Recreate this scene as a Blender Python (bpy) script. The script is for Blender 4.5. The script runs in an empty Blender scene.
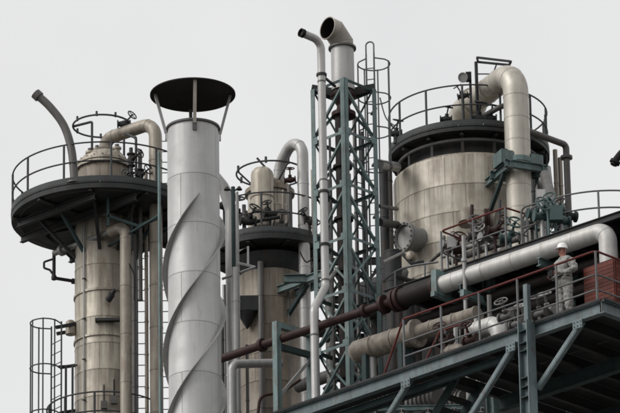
import bpy, math, random
from mathutils import Vector as V, Matrix
R = math.radians
rnd = random.Random(7)
sc = bpy.context.scene
col = sc.collection

# ------------------------------------------------------------------ camera
F = 5000.0            # focal length in pixels of the 620 px wide photograph
PITCH, ROLL = R(22.0), R(1.0)
EYE = V((0, 0, 1.7))
_f = V((0, math.cos(PITCH), math.sin(PITCH)))
_r0, _u0 = V((1, 0, 0)), V((0, -math.sin(PITCH), math.cos(PITCH)))
_r = _r0 * math.cos(ROLL) - _u0 * math.sin(ROLL)
_u = _r0 * math.sin(ROLL) + _u0 * math.cos(ROLL)
cam = bpy.data.cameras.new('camera')
cam.sensor_width = 36.0
cam.lens = 36.0 * F / 620.0
cam.clip_start, cam.clip_end = 1.0, 20000.0
camo = bpy.data.objects.new('camera', cam)
camo.matrix_world = Matrix(((_r.x, _u.x, -_f.x, EYE.x), (_r.y, _u.y, -_f.y, EYE.y),
                            (_r.z, _u.z, -_f.z, EYE.z), (0, 0, 0, 1)))
col.objects.link(camo)
sc.camera = camo

# ------------------------------------------------------------------ sky and sun (overcast)
SUN_EL, SUN_AZ = R(40), R(-158)        # light comes from the left behind the camera
w = bpy.data.worlds.new('World'); sc.world = w; w.use_nodes = True
nt = w.node_tree; nt.nodes.clear()
sky = nt.nodes.new('ShaderNodeTexSky'); sky.sky_type = 'NISHITA'; sky.sun_disc = False
sky.sun_elevation = SUN_EL; sky.sun_rotation = R(248); sky.dust_density = 4.0
hsv = nt.nodes.new('ShaderNodeHueSaturation'); hsv.inputs['Saturation'].default_value = 0.04
b1 = nt.nodes.new('ShaderNodeBackground'); b1.inputs['Strength'].default_value = 0.05
geo = nt.nodes.new('ShaderNodeTexCoord')
cn = nt.nodes.new('ShaderNodeTexNoise'); cn.inputs['Scale'].default_value = 11.0; cn.inputs['Detail'].default_value = 3.0
cr = nt.nodes.new('ShaderNodeValToRGB')
cr.color_ramp.elements[0].position = 0.3; cr.color_ramp.elements[0].color = (0.615, 0.617, 0.622, 1)
cr.color_ramp.elements[1].position = 0.7; cr.color_ramp.elements[1].color = (0.685, 0.684, 0.686, 1)
b2 = nt.nodes.new('ShaderNodeBackground'); b2.inputs['Strength'].default_value = 1.0
ad = nt.nodes.new('ShaderNodeAddShader'); wo = nt.nodes.new('ShaderNodeOutputWorld')
L = nt.links.new
L(sky.outputs[0], hsv.inputs['Color']); L(hsv.outputs[0], b1.inputs['Color'])
L(geo.outputs['Generated'], cn.inputs['Vector']); L(cn.outputs['Fac'], cr.inputs[0]); L(cr.outputs[0], b2.inputs['Color'])
L(b1.outputs[0], ad.inputs[0]); L(b2.outputs[0], ad.inputs[1]); L(ad.outputs[0], wo.inputs[0])
sl = bpy.data.lights.new('sun', 'SUN'); sl.energy = 1.7; sl.angle = R(35); sl.color = (1.0, 0.97, 0.93)
so = bpy.data.objects.new('sun', sl)
_sd = V((math.cos(SUN_EL) * math.cos(SUN_AZ), math.cos(SUN_EL) * math.sin(SUN_AZ), math.sin(SUN_EL)))
so.rotation_euler = _sd.to_track_quat('Z', 'Y').to_euler(); so.location = (0, 0, 90)
col.objects.link(so)
sc.cycles.filter_width = 1.9      # a soft long lens
sc.view_settings.view_transform = 'Standard'; sc.view_settings.look = 'None'
sc.view_settings.exposure = 0.0; sc.view_settings.gamma = 1.0; sc.view_settings.use_curve_mapping = False

# ------------------------------------------------------------------ placing helpers
def ray(px, py):
    return _f * F + _r * (px - 310.0) + _u * (206.5 - py)
def P(px, py, Y):
    d = ray(px, py); return EYE + d * (Y / d.y)
def PZ(px, py, z):
    d = ray(px, py); return EYE + d * ((z - EYE.z) / d.z)
def Zat(py, X, Y):
    """height of a point standing at (X, Y) that shows in row py"""
    lo, hi = 0.0, 90.0
    for _ in range(40):
        m = (lo + hi) / 2
        v = V((X, Y, m)) - EYE
        row = 206.5 - F * v.dot(_u) / v.dot(_f)
        if row > py: lo = m
        else: hi = m
    return (lo + hi) / 2
def S(Y): return F / (Y / math.cos(PITCH))     # pixels to a metre at depth Y
UP = V((0, 0, 1))

# ------------------------------------------------------------------ mesh building
ROOT = {}
class MB:
    def __init__(s): s.v = []; s.f = []
    def add(s, vs, fs):
        o = len(s.v); s.v += [V(x) for x in vs]; s.f += [tuple(o + i for i in f) for f in fs]; return s
    def box(s, c, sx, sy, sz, ax=None):
        c = V(c); ax = ax or (V((1, 0, 0)), V((0, 1, 0)), UP)
        vs = [c + ax[0] * (i * sx / 2) + ax[1] * (j * sy / 2) + ax[2] * (k * sz / 2) for i in (-1, 1) for j in (-1, 1) for k in (-1, 1)]
        return s.add(vs, [(0, 1, 3, 2), (4, 6, 7, 5), (0, 4, 5, 1), (2, 3, 7, 6), (0, 2, 6, 4), (1, 5, 7, 3)])
    def bar(s, a, b, wd, ht, up=UP):
        a, b = V(a), V(b); t = (b - a); ln = t.length; t.normalize()
        if abs(t.dot(up)) > .98: up = V((0, 1, 0)) if abs(t.y) < .9 else V((1, 0, 0))
        sd = t.cross(up).normalized(); u2 = sd.cross(t).normalized()
        return s.box((a + b) / 2, ln, wd, ht, (t, sd, u2))
    def ibeam(s, a, b, h, bw, tf=.018, tw=.014, up=UP):
        a, b = V(a), V(b); t = (b - a).normalized()
        if abs(t.dot(up)) > .98: up = V((0, 1, 0))
        sd = t.cross(up).normalized(); u2 = sd.cross(t).normalized()
        s.bar(a + u2 * (h / 2 - tf / 2), b + u2 * (h / 2 - tf / 2), bw, tf, up)
        s.bar(a - u2 * (h / 2 - tf / 2), b - u2 * (h / 2 - tf / 2), bw, tf, up)
        return s.bar(a, b, tw, h - 2 * tf, up)
    def angle(s, a, b, wd, d1, d2, t=.014):
        """an L section whose two legs run along d1 and d2"""
        a, b = V(a), V(b); ax = (b - a).normalized(); ln = (b - a).length; m = (a + b) / 2
        d1 = (V(d1) - ax * ax.dot(V(d1))).normalized(); d2 = V(d2) - ax * ax.dot(V(d2)); d2 = (d2 - d1 * d1.dot(d2)).normalized()
        s.box(m + d1 * wd / 2, ln, wd, t, (ax, d1, d2))
        return s.box(m + d2 * (wd / 2 + t / 2), ln, wd - t, t, (ax, d2, d1))
    def tube(s, pts, r, n=12, closed=False, caps=True):
        pts = [V(p) for p in pts]; k = len(pts); rs = r if isinstance(r, (list, tuple)) else [r] * k
        tan = []
        for i in range(k):
            if closed: d = pts[(i + 1) % k] - pts[i - 1]
            else: d = pts[min(i + 1, k - 1)] - pts[max(i - 1, 0)]
            tan.append(d.normalized())
        nrm = tan[0].orthogonal().normalized(); o = len(s.v)
        for i in range(k):
            nrm = (nrm - tan[i] * nrm.dot(tan[i])).normalized(); bn = tan[i].cross(nrm)
            for j in range(n):
                a = 2 * math.pi * j / n
                s.v.append(pts[i] + (nrm * math.cos(a) + bn * math.sin(a)) * rs[i])
        if closed:
            # line the last ring up with the first
            last, first = o + (k - 1) * n, o
            sh = min(range(n), key=lambda q: (s.v[last + q] - s.v[first]).length)
        for i in range(k if closed else k - 1):
            for j in range(n):
                a, b = o + i * n + j, o + i * n + (j + 1) % n
                if i < k - 1: c, d = a + n, b + n
                else:
                    c, d = o + (j - sh) % n, o + (j + 1 - sh) % n
                s.f.append((a, b, d, c))
        if caps and not closed:
            s.f.append(tuple(o + j for j in reversed(range(n)))); s.f.append(tuple(o + (k - 1) * n + j for j in range(n)))
        return s
    def cyl(s, a, b, r, n=16): return s.tube([a, b], r, n)
    def lathe(s, c, prof, n=32, ax=UP):
        """prof: (radius, height) pairs along axis ax from c"""
        c = V(c); ax = V(ax).normalized(); e1 = ax.orthogonal().normalized(); e2 = ax.cross(e1); o = len(s.v); k = len(prof)
        for (r, h) in prof:
            for j in range(n):
                a = 2 * math.pi * j / n
                s.v.append(c + ax * h + (e1 * math.cos(a) + e2 * math.sin(a)) * max(r, .0005))
        for i in range(k - 1):
            for j in range(n):
                a, b = o + i * n + j, o + i * n + (j + 1) % n
                s.f.append((a, b, b + n, a + n))
        s.f.append(tuple(o + j for j in reversed(range(n)))); s.f.append(tuple(o + (k - 1) * n + j for j in range(n)))
        return s
    def mesh(s, name, mat, off=V((0, 0, 0)), smooth=True):
        me = bpy.data.meshes.new(name)
        me.from_pydata([tuple(x - off) for x in s.v], [], s.f); me.update()
        if mat: me.materials.append(M[mat])
        if smooth: me.shade_smooth(); me.set_sharp_from_angle(angle=R(38))
        return me
    def build(s, name, mat, parent=None, smooth=True):
        off = ROOT[parent.name] if parent else V((0, 0, 0))
        if parent is None:
            # a thing of one mesh: its origin at the middle of its foot
            off = sum(s.v, V((0, 0, 0))) / len(s.v); off.z = min(x.z for x in s.v)
        o = bpy.data.objects.new(name, s.mesh(name, mat, off, smooth)); col.objects.link(o)
        if parent: o.parent = parent
        else: o.location = off
        ROOT[o.name] = V(off); return o
def tag(o, label, cat, group=None):
    o['label'] = label; o['category'] = cat
    if group: o['group'] = group
    return o
def thing(name, label, cat, loc, group=None):
    o = bpy.data.objects.new(name, None); o.empty_display_size = .3; col.objects.link(o); o.location = V(loc)
    ROOT[o.name] = V(loc); return tag(o, label, cat, group)
def inst(me, name, parent, loc, rz=0.0, rot=None):
    o = bpy.data.objects.new(name, me); col.objects.link(o); o.parent = parent; o.location = V(loc) - ROOT[parent.name]
    o.rotation_euler = rot if rot else (0, 0, rz); ROOT[o.name] = ROOT[parent.name]; return o
def fillet(pts, rad, n=8):
    pts = [V(p) for p in pts]; out = [pts[0]]
    for i in range(1, len(pts) - 1):
        a, b, c = pts[i - 1], pts[i], pts[i + 1]; d1, d2 = (a - b), (c - b); l1, l2 = d1.length, d2.length; d1.normalize(); d2.normalize()
        ang = d1.angle(d2)
        if ang > R(176): out.append(b); continue
        t = min(rad / math.tan(ang / 2), l1 * .49, l2 * .49); r2 = t * math.tan(ang / 2)
        bis = (d1 + d2).normalized(); ce = b + bis * (r2 / math.sin(ang / 2)); s0 = b + d1 * t - ce; s1 = b + d2 * t - ce; tot = s0.angle(s1)
        ax = s0.cross(s1).normalized()
        for k in range(n + 1): out.append(ce + Matrix.Rotation(tot * k / n, 3, ax) @ s0)
    out.append(pts[-1]); return out
def arc(c, r, a0, a1, n):
    c = V(c); return [c + V((math.cos(R(a0 + (a1 - a0) * k / n)), math.sin(R(a0 + (a1 - a0) * k / n)), 0)) * r for k in range(n + 1)]

# ------------------------------------------------------------------ materials
M = {}
def mat(name, base, dirt, rust=None, rough=.55, metal=0.0, streak=.5, spots=.3, tone=.12, bump=.15, fine=9.0, rust_at=.66, spec=.4, seam=0.0, drip=.5, rscale=(4.5, 4.5, .8), sscale=(7, 7, .55)):
    m = bpy.data.materials.new(name); m.use_nodes = True; t = m.node_tree; N = t.nodes.new; L = t.links.new
    b = t.nodes['Principled BSDF']; g = N('ShaderNodeNewGeometry')
    mp = N('ShaderNodeMapping'); mp.inputs['Scale'].default_value = sscale; L(g.outputs['Position'], mp.inputs[0])
    ns = N('ShaderNodeTexNoise'); ns.inputs['Scale'].default_value = 1.0; ns.inputs['Detail'].default_value = 5; ns.inputs['Roughness'].default_value = .6; L(mp.outputs[0], ns.inputs['Vector'])
    r1 = N('ShaderNodeValToRGB'); r1.color_ramp.elements[0].position = .42; r1.color_ramp.elements[1].position = .72; L(ns.outputs['Fac'], r1.inputs[0])
    nb = N('ShaderNodeTexNoise'); nb.inputs['Scale'].default_value = 1.6; nb.inputs['Detail'].default_value = 8; nb.inputs['Roughness'].default_value = .65; L(g.outputs['Position'], nb.inputs['Vector'])
    r2 = N('ShaderNodeValToRGB'); r2.color_ramp.elements[0].position = .44; r2.color_ramp.elements[1].position = .7; L(nb.outputs['Fac'], r2.inputs[0])
    def mul(sock, k):
        q = N('ShaderNodeMath'); q.operation = 'MULTIPLY'; L(sock, q.inputs[0]); q.inputs[1].default_value = k; return q.outputs[0]
    def mix(f, a, c):
        q = N('ShaderNodeMix'); q.data_type = 'RGBA'; L(f, q.inputs['Factor'])
        if isinstance(a, tuple): q.inputs['A'].default_value = (*a, 1)
        else: L(a, q.inputs['A'])
        q.inputs['B'].default_value = (*c, 1); return q.outputs['Result']
    c = mix(mul(r1.outputs[0], streak), base, dirt)
    c = mix(mul(r2.outputs[0], spots), c, dirt)
    if rust:
        mp2 = N('ShaderNodeMapping'); mp2.inputs['Scale'].default_value = rscale; mp2.inputs['Location'].default_value = (31, 17, 5); L(g.outputs['Position'], mp2.inputs[0])
        n3 = N('ShaderNodeTexNoise'); n3.inputs['Scale'].default_value = 1.0; n3.inputs['Detail'].default_value = 8; n3.inputs['Roughness'].default_value = .7; L(mp2.outputs[0], n3.inputs['Vector'])
        r3 = N('ShaderNodeValToRGB'); r3.color_ramp.elements[0].position = rust_at - .08; r3.color_ramp.elements[1].position = rust_at + .1; L(n3.outputs['Fac'], r3.inputs[0])
        c = mix(mul(r3.outputs[0], .8), c, rust)
    if seam:      # grime running down from the lap joint at the head of each sheet
        tc_ = N('ShaderNodeTexCoord'); sx = N('ShaderNodeSeparateXYZ'); L(tc_.outputs['Object'], sx.inputs[0])
        mz = N('ShaderNodeMapRange'); L(sx.outputs['Z'], mz.inputs['Value']); mz.inputs['From Min'].default_value = seam * .1; mz.inputs['From Max'].default_value = seam
        mp4 = N('ShaderNodeMapping'); mp4.inputs['Scale'].default_value = (15, 15, .25); L(g.outputs['Position'], mp4.inputs[0])
        n4 = N('ShaderNodeTexNoise'); n4.inputs['Scale'].default_value = 1.0; n4.inputs['Detail'].default_value = 3; L(mp4.outputs[0], n4.inputs['Vector'])
        r4_ = N('ShaderNodeValToRGB'); r4_.color_ramp.elements[0].position = .48; r4_.color_ramp.elements[1].position = .62; L(n4.outputs['Fac'], r4_.inputs[0])
        q4 = N('ShaderNodeMath'); q4.operation = 'MULTIPLY'; L(r4_.outputs[0], q4.inputs[0]); L(mz.outputs[0], q4.inputs[1])
        c = mix(mul(q4.outputs[0], drip), c, tuple(x * .8 for x in dirt))
    oi = N('ShaderNodeObjectInfo'); mr = N('ShaderNodeMapRange'); L(oi.outputs['Random'], mr.inputs['Value'])
    mr.inputs['To Min'].default_value = 1 - tone; mr.inputs['To Max'].default_value = 1 + tone
    h = N('ShaderNodeHueSaturation'); L(c, h.inputs['Color']); L(mr.outputs[0], h.inputs['Value']); L(h.outputs[0], b.inputs['Base Color'])
    rr = N('ShaderNodeMapRange'); L(nb.outputs['Fac'], rr.inputs['Value']); rr.inputs['To Min'].default_value = max(.05, rough - .2); rr.inputs['To Max'].default_value = min(1, rough + .2); L(rr.outputs[0], b.inputs['Roughness'])
    b.inputs['Metallic'].default_value = metal; b.inputs['Specular IOR Level'].default_value = spec
    nf = N('ShaderNodeTexNoise'); nf.inputs['Scale'].default_value = fine; nf.inputs['Detail'].default_value = 4; L(g.outputs['Position'], nf.inputs['Vector'])
    bp = N('ShaderNodeBump'); bp.inputs['Strength'].default_value = bump; bp.inputs['Distance'].default_value = .02; L(nf.outputs['Fac'], bp.inputs['Height']); L(bp.outputs[0], b.inputs['Normal'])
    M[name] = m; return m
mat('clad', (.425, .388, .322), (.135, .113, .088), (.14, .083, .047), rough=.48, metal=.22, streak=.75, spots=.4, tone=.12, rust_at=.63, seam=.72, sscale=(4.5, 4.5, .35), rscale=(3.5, 3.5, .5))
mat('clad_big', (.445, .41, .345), (.145, .122, .094), (.155, .09, .048), rough=.48, metal=.22, streak=.75, spots=.4, tone=.10, rust_at=.62, seam=.76, sscale=(4, 4, .3), rscale=(3, 3, .45))
mat('clad_pipe', (.42, .395, .345), (.22, .195, .16), (.16, .10, .06), rough=.45, metal=.25, streak=.6, spots=.35, tone=.05, rust_at=.68, bump=.2, fine=5)
mat('lagging', (.23, .205, .17), (.085, .07, .055), (.10, .06, .04), rough=.6, metal=.1, streak=.7, spots=.8, tone=.15, rust_at=.6, rscale=(6, 6, 3), bump=.6, fine=6)
mat('clad_tan', (.245, .21, .165), (.10, .08, .06), (.085, .05, .03), rough=.55, metal=.15, streak=.8, spots=.5, tone=.1, seam=.8, sscale=(5, 5, .35), bump=.3)
mat('stack', (.435, .435, .43), (.31, .306, .298), (.27, .24, .21), rough=.5, metal=.22, streak=.4, spots=.45, tone=.05, bump=.1, seam=1.18, drip=.2, sscale=(4, 4, .25), rust_at=.68)
mat('stack_dark', (.10, .10, .10), (.06, .06, .06), None, rough=.6, metal=.2)
mat('galv', (.29, .29, .285), (.15, .147, .14), (.12, .08, .055), rough=.45, metal=.4, streak=.5, rust_at=.7)
mat('galv_light', (.38, .375, .365), (.22, .215, .205), (.15, .10, .07), rough=.45, metal=.3, streak=.5, rust_at=.7)
mat('pipe_white', (.44, .432, .418), (.25, .235, .21), (.16, .11, .075), rough=.48, metal=.2, streak=.4, spots=.4, rust_at=.68, bump=.25, fine=4)
mat('pipe_tan', (.28, .25, .205), (.12, .10, .08), (.11, .065, .04), rough=.5, metal=.2, streak=.8, spots=.6, bump=.35, fine=5)
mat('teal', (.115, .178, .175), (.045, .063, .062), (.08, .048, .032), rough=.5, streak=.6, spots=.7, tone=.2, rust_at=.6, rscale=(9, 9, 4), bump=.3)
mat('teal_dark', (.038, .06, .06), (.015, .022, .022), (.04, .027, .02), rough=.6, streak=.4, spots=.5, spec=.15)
mat('blue_steel', (.118, .158, .168), (.05, .066, .07), (.085, .05, .035), rough=.5, streak=.6, spots=.7, tone=.08, rust_at=.61, rscale=(7, 7, 3), bump=.3)
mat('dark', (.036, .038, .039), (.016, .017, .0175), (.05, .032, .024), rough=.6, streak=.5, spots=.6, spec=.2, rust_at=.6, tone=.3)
mat('grey_rail', (.10, .104, .105), (.055, .055, .055), (.075, .048, .034), rough=.5, streak=.3, spots=.5)
mat('dark_rail', (.055, .058, .06), (.03, .03, .03), (.05, .034, .026), rough=.5, streak=.3, spots=.5, spec=.15)
mat('red_rail', (.105, .024, .021), (.05, .02, .018), (.07, .035, .025), rough=.5, streak=.3, spots=.5, spec=.15)
mat('red_panel', (.115, .03, .022), (.06, .026, .02), (.07, .032, .02), rough=.6, streak=.7, spots=.6, tone=.3, spec=.15)
mat('brown_pipe', (.042, .022, .020), (.017, .012, .011), (.06, .028, .018), rough=.55, streak=.4, spots=.6, spec=.15)
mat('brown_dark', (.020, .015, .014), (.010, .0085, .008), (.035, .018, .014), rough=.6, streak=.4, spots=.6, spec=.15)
mat('vent_dark', (.105, .10, .095), (.05, .047, .044), (.07, .045, .032), rough=.5, metal=.2, bump=.04)
mat('near_black', (.017, .0155, .0145), (.010, .009, .009), None, rough=.75, spec=.15)  # plain near-black; also paints the dark inside of the thin vent's mouth
mat('vent_tan', (.33, .305, .27), (.18, .16, .135), (.13, .085, .055), rough=.5, metal=.2, streak=.5)
mat('valve_teal', (.05, .09, .088), (.022, .034, .034), (.06, .036, .025), rough=.5)
mat('lens', (.65, .65, .64), (.5, .5, .5), None, rough=.25)
mat('overall', (.30, .298, .28), (.15, .149, .14), None, rough=.9, streak=.6, spots=.7, tone=.02, bump=.9, fine=26, sscale=(16, 16, 9))
mat('skin', (.26, .11, .08), (.19, .08, .06), None, rough=.55, streak=0, spots=.2, tone=.01)
mat('helmet', (.72, .72, .70), (.55, .55, .53), None, rough=.3, streak=0, spots=.3, tone=.01, bump=.02)
mat('black', (.015, .015, .016), (.010, .010, .010), None, rough=.5, tone=.02, spec=.15)
mat('concrete', (.13, .125, .118), (.075, .073, .068), None, rough=.9, streak=.1, spots=.7, bump=.4)

# ------------------------------------------------------------------ the ground
g = MB().add([(-6000, -6000, 0), (6000, -6000, 0), (6000, 9000, 0), (-6000, 9000, 0)], [(0, 1, 2, 3)]).build('ground', 'concrete', smooth=False)
g['kind'] = 'structure'

# ------------------------------------------------------------------ shared builders
def sheet_mesh(r, h, deg, mt, n=6, lap=1.0):
    """one curved cladding sheet, foot at z=0, its middle towards +x, with a swaged lower edge"""
    mb = MB(); g = .006; a = R(deg) / 2 - g / r * .8; prof = [(r - .012, 0), (r + .002 + .006 * lap, 0), (r + .002 + .007 * lap, .02), (r + .002 + .005 * lap, .04), (r + .002, .055), (r + .002, h - .008), (r - .012, h - .008)]
    o = 0; k = len(prof)
    for i in range(n + 1):
        t = -a + 2 * a * i / n
        for (q, z) in prof: mb.v.append(V((q * math.cos(t), q * math.sin(t), z)))
    for i in range(n):
        for j in range(k):
            p, q = i * k + j, i * k + (j + 1) % k
            mb.f.append((p, p + k, q + k, q))
    mb.f.append(tuple(range(k))); mb.f.append(tuple(reversed(range(n * k, n * k + k))))
    return mb.mesh('cladding_sheet', mt)
def clad(parent, X, Y, z0, z1, r, h, ns, mt):
    """courses of cladding sheets from z1 down to z0"""
    me = sheet_mesh(r, h, 360 / ns, mt); z = z1 - h; i = 0
    while z > z0:
        for k in range(ns):
            inst(me, 'cladding_sheet', parent, (X, Y, z), R(360 / ns * (k + (.5 if i % 2 else .12))) + .05 * (i % 3))
        z -= h; i += 1
def ring_deck(parent, X, Y, z, ri, ro, ns, t=.05, mt='dark'):
    mb = MB(); d = 2 * math.pi / ns - .008; n = 4; o = 0
    for i in range(n + 1):
        a = -d / 2 + d * i / n
        for (q, zz) in ((ri, 0), (ro, 0), (ro, t), (ri, t)): mb.v.append(V((q * math.cos(a), q * math.sin(a), zz)))
    for i in range(n):
        for j in range(4): mb.f.append((i * 4 + j, i * 4 + (j + 1) % 4, i * 4 + 4 + (j + 1) % 4, i * 4 + 4 + j)[::-1])
    mb.f.append((0, 1, 2, 3)); mb.f.append((n * 4 + 3, n * 4 + 2, n * 4 + 1, n * 4))
    me = mb.mesh('deck_panel', mt)
    for k in range(ns): inst(me, 'deck_panel', parent, (X, Y, z), 2 * math.pi * k / ns)
def ring_rail(parent, X, Y, z, r, a0, a1, posts, h=1.08, mt='dark_rail', pr=.03, rr=.022, toe=True, mids=(.55,)):
    n = max(12, int(abs(a1 - a0) / 5)); full = abs(a1 - a0) >= 359
    for nm, hh in [('top_rail', h)] + [('mid_rail', q) for q in mids]:
        pts = arc((X, Y, z + hh), r, a0, a1, n)
        MB().tube(pts[:-1] if full else pts, rr, 8, closed=full).build(nm, mt, parent)
    if toe:
        mb = MB(); pts = arc((X, Y, z), r + .035, a0, a1, n); k = len(pts)
        for p in pts:
            d = (p - V((X, Y, z))).normalized()
            mb.v += [p, p + UP * .13, p + UP * .13 - d * .008, p - d * .008]
        for i in range(k - 1):
            for j in range(4): mb.f.append((i * 4 + j, i * 4 + 4 + j, i * 4 + 4 + (j + 1) % 4, i * 4 + (j + 1) % 4))
        mb.build('toe_board', mt, parent)
    me = MB().tube([(0, 0, -.02), (0, 0, h - .01)], pr, 8).mesh('post', mt)
    for a in posts: inst(me, 'post', parent, (X + r * math.cos(R(a)), Y + r * math.sin(R(a)), z))
def rail(parent, pts, h=1.12, posts=None, top='red_rail', low='grey_rail', mids=(.58, ), spacing=1.25, pr=.026):
    pts = [V(p) for p in pts]
    MB().tube(fillet([p + UP * h for p in pts], .12, 4), .025, 8).build('top_rail', top, parent)
    for q in mids: MB().tube(fillet([p + UP * q for p in pts], .12, 4), .02, 8).build('mid_rail', low, parent)
    me = MB().tube([(0, 0, 0), (0, 0, h - .01)], pr, 8).mesh('post', low)
    for i in range(len(pts) - 1):
        d = pts[i + 1] - pts[i]; n = max(1, round(d.length / spacing))
        for k in range(n + (1 if i == len(pts) - 2 else 0)): inst(me, 'post', parent, pts[i] + d * (k / n))
RUNG = {}
def ladder(parent, base, ztop, face, wd=.42, cage=None, mt='grey_rail', rung_r=.013, rail_r=.022, crad=.37):
    """base point between the stringers; face: the direction the climber's back points to; cage=(z0, z1) above ground"""
    base = V(base); face = V(face).normalized(); sd = UP.cross(face)
    for q in (-1, 1):
        b0 = base + sd * (q * wd / 2); MB().tube([b0, V((b0.x, b0.y, ztop))], rail_r, 8).build('stringer', mt, parent)
    me = MB().cyl(sd * (-wd / 2), sd * (wd / 2), rung_r, 6).mesh('rung', mt)
    z = base.z + .15
    while z < ztop - .2: inst(me, 'rung', parent, (base.x, base.y, z)); z += .3
    if cage:
        rr = crad; c = base + face * (crad - .01); zz = cage[0]; a = math.degrees(math.atan2(face.y, face.x))
        hoop = [base + sd * (-wd / 2)] + [c + Matrix.Rotation(R(-125 + 250 * k / 18), 3, 'Z') @ (face * rr) for k in range(19)] + [base + sd * (wd / 2)]
        hm = MB().tube([V((p.x - base.x, p.y - base.y, 0)) for p in hoop], .018, 6).mesh('cage_hoop', mt)
        zz = cage[1]
        while zz >= cage[0] - .01: inst(hm, 'cage_hoop', parent, (base.x, base.y, zz)); zz -= cage[2]
        for k in (-100, -50, 0, 50, 100):
            p = c + Matrix.Rotation(R(k), 3, 'Z') @ (face * rr)
            MB().tube([(p.x, p.y, cage[0] - .02), (p.x, p.y, cage[1] + .02)], .02, 6).build('cage_strap', mt, parent)
def pipe(name, label, pts, r, mt, bend=None, bands=0, band_mt=None, flanges=(), cat='pipe', group=None, n=20, ends=False, gores=False):
    path = fillet(pts, bend or r * 2.6, 10); o = thing(name, label, cat, min(path, key=lambda p: p.z), group)
    MB().tube(path, r, n).build('pipe_run', mt, o)
    if bands:
        acc = 0.0; step = bands * .6
        for a, b in zip(path[:-1], path[1:]):
            d = (b - a); l = d.length
            while acc + l > step:
                q = step - acc; p = a + d.normalized() * q
                MB().lathe(p, [(r - .005, -.022), (r + .008, -.02), (r + .008, .02), (r - .005, .022)], 20, d).build('seam_band', band_mt or mt, o)
                step += bands
            acc += l
    for (p, d, t) in flanges:
        MB().lathe(V(p) - V(d).normalized() * t / 2, [(r, 0), (r + .07, .001), (r + .07, t * .45), (r + .045, t * .48), (r + .045, t * .52), (r + .07, t * .55), (r + .07, t - .001), (r, t)], 24, d).build('flange', band_mt or mt, o)
    return o
def valve(parent, p, ax, s=1.0, mt='valve_teal', wheel=(0, -.6, .8)):
    p, ax, wv = V(p), V(ax).normalized(), V(wheel).normalized()
    parent = MB().lathe(p - ax * .16 * s, [(.10 * s, 0), (.10 * s, .03 * s), (.06 * s, .035 * s), (.09 * s, .16 * s), (.06 * s, .285 * s), (.10 * s, .29 * s), (.10 * s, .32 * s)], 14, ax).build('valve_body', mt, parent)
    MB().lathe(p, [(.05 * s, 0), (.05 * s, .14 * s), (.02 * s, .15 * s), (.02 * s, .34 * s)], 10, wv).build('valve_stem', mt, parent)
    c = p + wv * .32 * s; e1 = wv.orthogonal().normalized(); e2 = wv.cross(e1)
    mb = MB().tube([c + (e1 * math.cos(2 * math.pi * k / 14) + e2 * math.sin(2 * math.pi * k / 14)) * .12 * s for k in range(14)], .016 * s, 6, closed=True)
    mb.cyl(c - e1 * .12 * s, c + e1 * .12 * s, .01 * s, 6); mb.cyl(c - e2 * .12 * s, c + e2 * .12 * s, .01 * s, 6)
    mb.build('handwheel', mt, parent)

# ================================================================== exhaust stack with spiral strakes
YS = 104.0; a0 = P(193, 128, YS); SX = a0.x; sr = 26 / S(YS); zt = a0.z
st = thing('exhaust_stack', 'tall pale grey exhaust stack with spiral strakes and a wide dark rain hat', 'chimney', (SX, YS, 0))
MB().lathe((SX, YS, 0), [(sr - .012, 0), (sr - .012, zt - .02), (sr - .05, zt - .02), (sr - .05, zt - 3.0)], 48).build('inner_shell', 'stack', st)
zz = zt - .14; me = sheet_mesh(sr, 1.18, 180, 'stack', 20, .35); i = 0
while zz > 30:
    zz -= 1.18
    for k in range(2): inst(me, 'stack_section', st, (SX, YS, zz), math.pi * k + R(62 + 90 * (i % 2)))
    i += 1
MB().lathe((SX, YS, zt - .14), [(sr - .01, .08), (sr + .012, .081), (sr + .03, .09), (sr + .03, .135), (sr - .01, .14)], 48).build('rim_band', 'stack_dark', st)
pitch = 243 / (S(YS) * math.cos(R(22.5)))
zs = Zat(193, SX, YS - sr)
for k in range(3):
    mb = MB(); n = 150; ln = 16.0; w_ = .125
    for i in range(n + 1):
        # going down the strake turns from the right over the front to the left
        z = zs - ln * i / n; a = R(-90 + 14 + 120 * k) - 2 * math.pi * (zs - z) / pitch; d = V((math.cos(a), math.sin(a), 0)); t = d * 0 + V((-math.sin(a), math.cos(a), 0))
        ww = w_ * min(1, .15 + i / 3)
        for (q, dz) in ((sr - .01, -.012), (sr + ww, -.012), (sr + ww, .012), (sr - .01, .012)): mb.v.append(V((SX, YS, z + dz)) + d * q)
    for i in range(n):
        for j in range(4): mb.f.append((i * 4 + j, i * 4 + (j + 1) % 4, i * 4 + 4 + (j + 1) % 4, i * 4 + 4 + j))
    mb.f += [(3, 2, 1, 0), tuple(n * 4 + q for q in range(4))]
    mb.build('strake', 'galv', st)
zh = P(192.3, 95.5, YS).z; hr = 43.2 / S(YS)
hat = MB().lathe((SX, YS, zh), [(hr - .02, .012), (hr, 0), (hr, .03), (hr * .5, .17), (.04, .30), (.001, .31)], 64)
hat.build('rain_hat', 'near_black', st)
for k in range(4):
    a = R(-90 + 5 + 90 * k); d = V((math.cos(a), math.sin(a), 0)); tgt = V((-d.y, d.x, 0))
    MB().bar(V((SX, YS, zt - .13)) + d * (sr + .03), V((SX, YS, zh + .02)) + d * (hr * .88), .075, .06, d).build('strut', 'vent_tan' if k == 0 else 'galv', st)
    MB().box(V((SX, YS, zt - .2)) + d * (sr + .028), .03, .10, .2, (d, tgt, UP)).build('strut_foot', 'stack_dark' if k == 0 else 'galv', st)

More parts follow.
